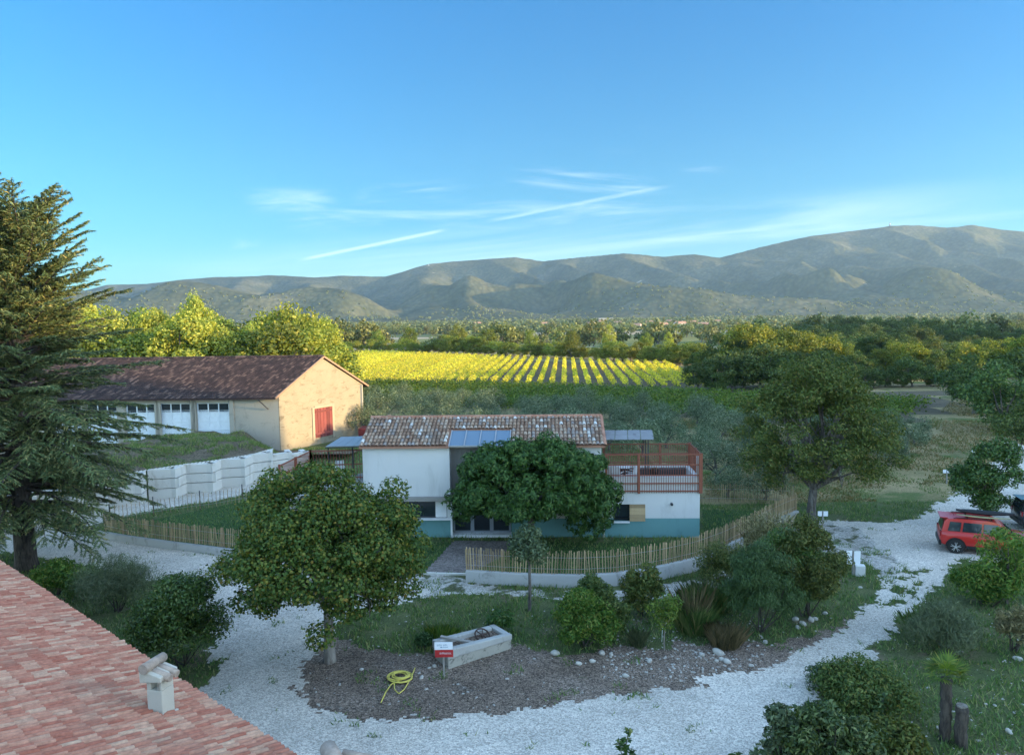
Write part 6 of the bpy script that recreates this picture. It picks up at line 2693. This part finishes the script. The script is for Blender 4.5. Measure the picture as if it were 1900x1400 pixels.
post_sign('little white sign beyond the bushy tree, beside the dry grass track', 1806, 856, [(1803, 834, 1809, 839, 'sign_white')], 834)
post_sign('white sign at the right frame edge beside the gravel track', 1895, 890, [(1892, 871, 1903, 876, 'sign_white')], 871)
bk = gpt(1597, 1069)
o = thing('stone_block', 'white plastered block standing behind the large double panel sign', 'block', bk)
m = MB()
m.obox(bk + np.array([0, .1, .24]), (.20, -.05, 0), (.04, .16, 0), (0, 0, .25))
m.build('block', M['white_wall'], o, bevel=.03)
wr = MB()
c0 = atY(1571, 1037, bk[1] - .2)
gp = gpt(1232, 1165)
o = thing('marker_stake', 'thin bent white label stake leaning in the young bright tree', 'stake', gpt(1228, 1190))
m = MB()
g_ = gpt(1228, 1190)
m.tube([g_, g_ + (.02, 0, .5), g_ + (.06, 0, .62)], .012, 5)
m.obox(g_ + np.array([.12, 0, .78]), (.10, 0, -.05), (0, .01, 0), (.02, 0, .04))
m.build('stake', M['white_paint'], o)

# ------------------------------------------------------------------ stone trough and what lies in it
def trough():
    FL, FR, BL = at(832, 1240), at(949, 1202), at(792, 1212)
    FL, FR, BL = (np.array([*p[:2], 0]) for p in (FL, FR, BL))
    u = (FR - FL) / np.linalg.norm(FR - FL)
    L = np.linalg.norm(FR - FL)
    v = BL - FL
    v = v - u * (v @ u)
    W = min(np.linalg.norm(v), 1.12)
    v = v / np.linalg.norm(v)
    o = thing('stone_trough', 'long pale stone trough with a cart wheel inside, behind the red and white sign', 'trough', FL)
    P = lambda a, b, z: FL + u * a + v * b + np.array([0, 0, z])
    h0, h1 = .66, .52
    th = .2

    def wallp(name, a0, b0, a1, b1, ha, hb, seg=1):
        mb = MB()
        d = unit(np.array([a1 - a0, b1 - b0]))
        n = np.array([-d[1], d[0]]) * th
        mb.prism([P(a0, b0, -.1), P(a1, b1, -.1), P(a1 + n[0], b1 + n[1], -.1), P(a0 + n[0], b0 + n[1], -.1)], (0, 0, min(ha, hb) * .62 + .1))
        mb.build(name, M['trough_stone'], o, bevel=.02)
        cp = MB()
        z = min(ha, hb) * .62 + .004
        q = [P(a0 - d[0] * .03 - n[0] * .12, b0 - d[1] * .03 - n[1] * .12, z), P(a1 + d[0] * .03 - n[0] * .12, b1 + d[1] * .03 - n[1] * .12, z)]
        ta, tb = ha - z, hb - z
        V = [q[0], q[1], q[1] + (u * n[0] + v * n[1]) * 1.2, q[0] + (u * n[0] + v * n[1]) * 1.2]
        V += [V[0] + (0, 0, ta), V[1] + (0, 0, tb), V[2] + (0, 0, tb), V[3] + (0, 0, ta)]
        cp.add(V, [(3, 2, 1, 0), (4, 5, 6, 7), (0, 1, 5, 4), (1, 2, 6, 5), (2, 3, 7, 6), (3, 0, 4, 7)])
        cp.build('coping', M['concrete'], o, bevel=.03)
    wallp('front_wall', 0, 0, L, 0, h0, h1)
    wallp('end_wall', L, th + .05, L, W, h1, h1)
    wallp('back_wall', L - th - .05, W, .05, W, h1, h0 - .04)
    wallp('end_wall', 0, W - th - .03, 0, th + .05, h0 - .06, h0)
    mb = MB()
    mb.prism([P(th, th, .05), P(L - th, th, .05), P(L - th, W - th, .05), P(th, W - th, .05)], (0, 0, .36))
    mb.build('soil', M['mulch'], o)
    # wheel leaning against the back inside
    c = P(L * .68, W * .55, .50)
    wo = thing('cart_wheel', 'rusty iron wheel leaning inside the stone trough', 'wheel', c)
    ax = unit(v * .85 + np.array([0, 0, .55]))
    nn = np.cross(u, ax)
    m = MB()
    R_ = .27
    ring = [c + R_ * (math.cos(a) * u + math.sin(a) * ax) for a in np.linspace(0, 2 * np.pi, 25)]
    m.tube(ring, .028, 6, False)
    m.build('rim', M['rust'], wo)
    m = MB()
    for k in range(6):
        a = k * math.pi / 3
        m.bar(c, c + R_ * (math.cos(a) * u + math.sin(a) * ax), .028)
    m.tube([c - nn * .05, c + nn * .05], .06, 8)
    m.build('spokes', M['rust'], wo)
    pl = thing('plank', 'grey wooden plank lying across the stone trough', 'plank', P(L * .3, W * .5, .5))
    m = MB()
    m.bar(P(L * .12, W * .95, h0 + .02), P(L * .46, W * .02 + .25, .5), .13, .05)
    m.build('plank', M['beam_wood'], pl)


M['trough_stone'] = plaster_mat('rubble_and_mortar', (.26, .25, .215), (.44, .42, .36), (.07, .065, .055), .9, 1.2, (4, 4, 5), .8)
M['rust'] = flat_mat('rusty_iron', (.055, .035, .028), .8, var=.3)
trough()

# ------------------------------------------------------------------ hose
def hose():
    c = at(742, 1258)
    o = thing('garden_hose', 'coiled yellow garden hose lying on the brown mulch', 'hose', c)
    rng = np.random.default_rng(8)
    pts = []
    n = 8
    for i in range(n * 22):
        a = 2 * math.pi * i / 22
        k = i / (n * 22)
        r_ = .30 + .10 * math.sin(a * .37 + 1) + .03 * rng.normal() * 0
        pts.append(c + np.array([r_ * 1.05 * math.cos(a) + .03 * math.sin(k * 9), r_ * .95 * math.sin(a) + .04 * math.cos(k * 7), .03 + .10 * abs(math.sin(k * 8.3))]))
    # first tail runs out towards the drive, second loops back and up to the right
    tail = [at(px, py) + (0, 0, .03) for px, py in ((726, 1270), (716, 1284), (707, 1304))]
    pts += tail
    m = MB()
    m.tube(pts, .019, 6)
    m.build('coil', M['hose'], o)
    m = MB()
    t2 = [at(731, 1262) + (0, 0, .05), at(732, 1280) + (0, 0, .03), at(740, 1288) + (0, 0, .03), at(750, 1280) + (0, 0, .04), at(762, 1260) + (0, 0, .06), at(770, 1240) + (0, 0, .05)]
    P_, tot = along([p[:2] for p in t2], .06)
    m.tube([np.array([*p, .035]) for p, d, t in P_], .019, 6)
    m.build('loose_end', M['hose'], o)


M['hose'] = flat_mat('yellow_hose', (.55, .47, .10), .45, var=.1)
hose()

# ------------------------------------------------------------------ stones
def stones():
    rng = np.random.default_rng(99)
    M['stone'] = plaster_mat('pale_limestone', (.30, .285, .25), (.48, .46, .41), (.25, .23, .19), .5, 4)
    import bmesh
    meshes = []
    for k in range(4):
        bm = bmesh.new()
        bmesh.ops.create_icosphere(bm, subdivisions=2, radius=1)
        for v in bm.verts:
            d = np.array(v.co)
            f = 1 + .5 * (float(fbm(np.array(d[0] * 1.3 + k * 9), np.array(d[1] * 1.3 + d[2] * 1.7), 5, 2)) - .5)
            v.co = Vector(d * f * np.array([1, .75, .6]))
        me = bpy.data.meshes.new('stone')
        bm.to_mesh(me)
        bm.free()
        me.materials.append(M['stone'])
        meshes.append(me)
    spots = [(1030, 1212, .17, 'flat pale stone left of the bright laurel bush'), (1074, 1231, .14, 'lone pale stone on the mulch below the bright laurel'), (1099, 1227, .12, 'small pale stone just right of the lone one below the bright laurel'),
             (1117, 1213, .16, 'thin white stone at the foot of the olive-yellow shrub'), (1134, 1214, .10, 'small white stone right of the thin white one'),
             (1332, 1210, .22, 'largest tan boulder at the front of the grass clumps'), (1339, 1223, .13, 'left one of the round stones below the tan boulder'), (1349, 1228, .15, 'right one of the round stones below the tan boulder'),
             (1330, 1226, .09, 'smallest stone beside the tan boulder'), (1394, 1236, .10, 'stone alone on the bank edge above the drive'), (1302, 1214, .15, 'pale stone between the young bright tree and the tan boulder'),
             (1476, 1150, .17, 'upper white stone in the heap under the tall dark juniper'), (1490, 1158, .16, 'middle white stone in the heap under the tall dark juniper'), (1480, 1164, .12, 'lower white stone in the heap under the tall dark juniper'),
             (1505, 1150, .16, 'right white stone in the heap under the tall dark juniper'), (1512, 1148, .12, 'small stone at the right end of the heap under the juniper'), (1531, 1138, .12, 'pale stone below the olive-green rounded shrub'),
             (1596, 1090, .10, 'pale stone on the bank below the large double panel sign'), (806, 1236, .10, 'white stone left of the sign post on the mulch'), (782, 1256, .09, 'white stone right of the hose coil'),
             (671, 1242, .08, 'small stone on the mulch between linden trunk and hose'), (1888, 1224, .16, 'white stone on the bank at the right frame edge'), (1690, 1378, .20, 'flat white stone low on the bank left of the palm foot'),
             (1872, 1358, .11, 'small white stone on the bank right of the stump'), (1160, 1254, .12, 'white stone in the stony patch below the shrubs'), (1205, 1226, .12, 'grey stone at the foot of the thin bright tree stem'), (1420, 1192, .12, 'stone at the foot of the dark juniper on the drive side')]
    for i, (px, py, r_, lab) in enumerate(spots):
        p = gpt(px, py)
        o = bpy.data.objects.new('stone', meshes[i % 4])
        COL.objects.link(o)
        o.location = (p[0], p[1], p[2] + r_ * .25)
        o.rotation_euler = (rng.normal() * .2, rng.normal() * .2, rng.random() * 6.28)
        o.scale = (r_, r_, r_)
        tag(o, lab, 'stone', 'stones on the mulch bed and banks')
    # rubble and wood chips too many to count
    V, Fs, n = [], [], 0
    cube = np.array([(-1, -1, -1), (1, -1, -1), (1, 1, -1), (-1, 1, -1), (-.7, -.7, 1), (.7, -.7, 1), (.7, .7, 1), (-.7, .7, 1)], float)
    cf = np.array([(0, 3, 2, 1), (4, 5, 6, 7), (0, 1, 5, 4), (1, 2, 6, 5), (2, 3, 7, 6), (3, 0, 4, 7)])
    P = []
    while len(P) < 1700:
        px, py = rng.uniform(560, 1900), rng.uniform(1130, 1400)
        p = at(px, py)
        z = zone_at(p[0], p[1])
        w_ = 1.0 if (1120 < px < 1420 and py < 1265) else .13
        if z in (0, 2) and rng.random() < w_:
            P.append(p)
    P = np.array(P)
    P[:, 2] = fine_h(P[:, 0], P[:, 1])
    m = len(P)
    s_ = .012 + .04 * rng.random(m) ** 4
    a = rng.random(m) * 6.28
    c_, sn = np.cos(a), np.sin(a)
    q = cube[None] * s_[:, None, None] * np.stack([1 + .6 * rng.random(m), .8 + 0 * a, .6 + 0 * a], 1)[:, None, :]
    q = np.stack([q[..., 0] * c_[:, None] - q[..., 1] * sn[:, None], q[..., 0] * sn[:, None] + q[..., 1] * c_[:, None], q[..., 2]], -1) + P[:, None, :]
    Fq = (cf[None] + 8 * np.arange(m)[:, None, None]).reshape(-1, 4)
    tag(fast('rubble', q.reshape(-1, 3), Fq, M['stone']), 'small pale stones strewn over the mulch and banks', 'rubble', kind='stuff')


stones()


# ------------------------------------------------------------------ grass blades
def grass():
    rng = np.random.default_rng(55)
    n = 420000
    x, y = rng.uniform(-30, 40, n), FY0 + 2 + (66 - FY0) * rng.random(n) ** 1.4
    w = np.array(_f)
    # keep what the view can plausibly reach
    keep = (np.abs(x) < .80 * y + 3)
    z = zone_at(x, y)
    dens = fbm(x * .8, y * .8, 44, 4)
    keep &= ((z == 0) & (dens > .36)) | (z == 4) | ((z == 6) & (dens > .55)) | ((z == 1) & (fbm(x * 1.5, y * 1.5, 5, 3) > .74)) | ((z == 3) & (dens > .56)) | ((z == 2) & (fbm(x * 1.2, y * 1.2, 15, 3) > .72))
    x, y, z = x[keep], y[keep], z[keep]
    m = len(x)
    h = np.where(z == 4, .10, np.where(z == 0, .15, .11)) * (.5 + rng.random(m)) * (.6 + .9 * fbm(x * .5, y * .5, 46, 3))
    wd = .012 + .016 * rng.random(m)
    a = rng.random(m) * 6.28
    B = np.stack([x, y, fine_h(x, y) - .01], 1)
    sd = np.stack([np.cos(a), np.sin(a), 0 * a], 1) * wd[:, None]
    tip = B + np.stack([rng.normal(size=m) * h * .5, rng.normal(size=m) * h * .5, h], 1)
    V = np.stack([B - sd, B + sd, tip], 1).reshape(-1, 3)
    tag(fast('grass', V, np.arange(3 * m).reshape(m, 3), M['lf_grass']), 'grass growing over the banks, lawn and verges', 'grass', kind='stuff')
    mx, my = rng.uniform(-40, -15, 60000), rng.uniform(48, 66, 60000)
    mz = mound_z(mx, my)
    k = (mz > .5) & (fbm(mx * .7, my * .7, 71, 4) > .60)
    mx, my, mz = mx[k], my[k], mz[k]
    m = len(mx)
    h = .22 * (.4 + rng.random(m))
    a = rng.random(m) * 6.28
    B = np.stack([mx, my, mz - .03], 1)
    sd = np.stack([np.cos(a), np.sin(a), 0 * a], 1) * .03
    tip = B + np.stack([rng.normal(size=m) * h * .6, rng.normal(size=m) * h * .6, h], 1)
    V = np.stack([B - sd, B + sd, tip], 1).reshape(-1, 3)
    tag(fast('mound_grass', V, np.arange(3 * m).reshape(m, 3), M['lf_grass']), 'sparse grass over the earth mound', 'grass', kind='stuff')
    # dry and green sward of the far field
    m = 90000
    x, y = rng.uniform(11, 62, m), 46 + 50 * rng.random(m) ** 1.3
    k = (x < .80 * y) & (zone_at(x, y) != 1) & ~inpoly(x, y, GROVE_TIGHT) & (fbm(x * .25, y * .25, 47, 4) > .40) & ~inpoly(x, y, VINE_AREA)
    x, y = x[k], y[k]
    m = len(x)
    h = .16 * (.5 + rng.random(m)) * (.5 + fbm(x * .3, y * .3, 48, 3))
    a = rng.random(m) * 6.28
    zz = np.where((x < FX1) & (y < FY1), fine_h(x, y), 0.0)
    B = np.stack([x, y, zz - .01], 1)
    sd = np.stack([np.cos(a), np.sin(a), 0 * a], 1) * (.03 + .02 * rng.random(m))[:, None]
    tip = B + np.stack([rng.normal(size=m) * h * .6, rng.normal(size=m) * h * .6, h], 1)
    V = np.stack([B - sd, B + sd, tip], 1).reshape(-1, 3)
    tag(fast('field_grass', V, np.arange(3 * m).reshape(m, 3), M['lf_field']), 'rough grass of the field beyond the walnut tree', 'grass', kind='stuff')


GROVE_TIGHT = [(-20, 50), (9, 50), (20, 60), (20, 76), (-20, 76)]
M['lf_field'] = leaf_mat('field_grass_blade', [(0, (.07, .095, .03)), (.45, (.13, .14, .045)), (.75, (.24, .19, .08)), (1, (.34, .26, .13))], .2, objvar=0)
grass()

M['trailer_red'] = flat_mat('dull_red_paint', (.12, .018, .015), .7, var=.3)
# red trailer glimpsed between the barn and the tiled roof
p = atY(686, 806, 70.0)
o = thing('trailer', 'red farm trailer glimpsed between the barn corner and the white house roof', 'trailer', (p[0], 70.0, 0))
m = MB()
m.box(p[0] - .9, p[0] + 1.4, 69.2, 71, .75, 1.5)
m.build('trailer_body', M['trailer_red'], o, bevel=.03)
m = MB()
m.tube([(p[0] + .9, 69.1, .42), (p[0] + .9, 69.3, .42)], .42, 14)
m.build('wheel', M['tyre'], o)
m = MB()
m.bar((p[0] + .5, 69.3, 1.5), (p[0] + 1.0, 69.3, 2.1), .07)
m.build('crank', M['sign_red'], o)
#@@PART7
# ------------------------------------------------------------------ air
def build_haze():
    m = bpy.data.materials.new('haze')
    m.use_nodes = True
    T = NT(m.node_tree)
    T.n.remove(T.n['Principled BSDF'])
    v = T.new('ShaderNodeVolumePrincipled')
    v.inputs['Color'].default_value = (.46, .70, 1.0, 1)
    v.inputs['Density'].default_value = HAZE
    v.inputs['Anisotropy'].default_value = .2
    T.l.new(v.outputs[0], T.n['Material Output'].inputs['Volume'])
    mb = MB()
    mb.box(-7600, 7600, -900, 7800, -60, 560)
    tag(mb.build('haze', m), kind='stuff')


HAZE = .58e-4
build_haze()
#@@END
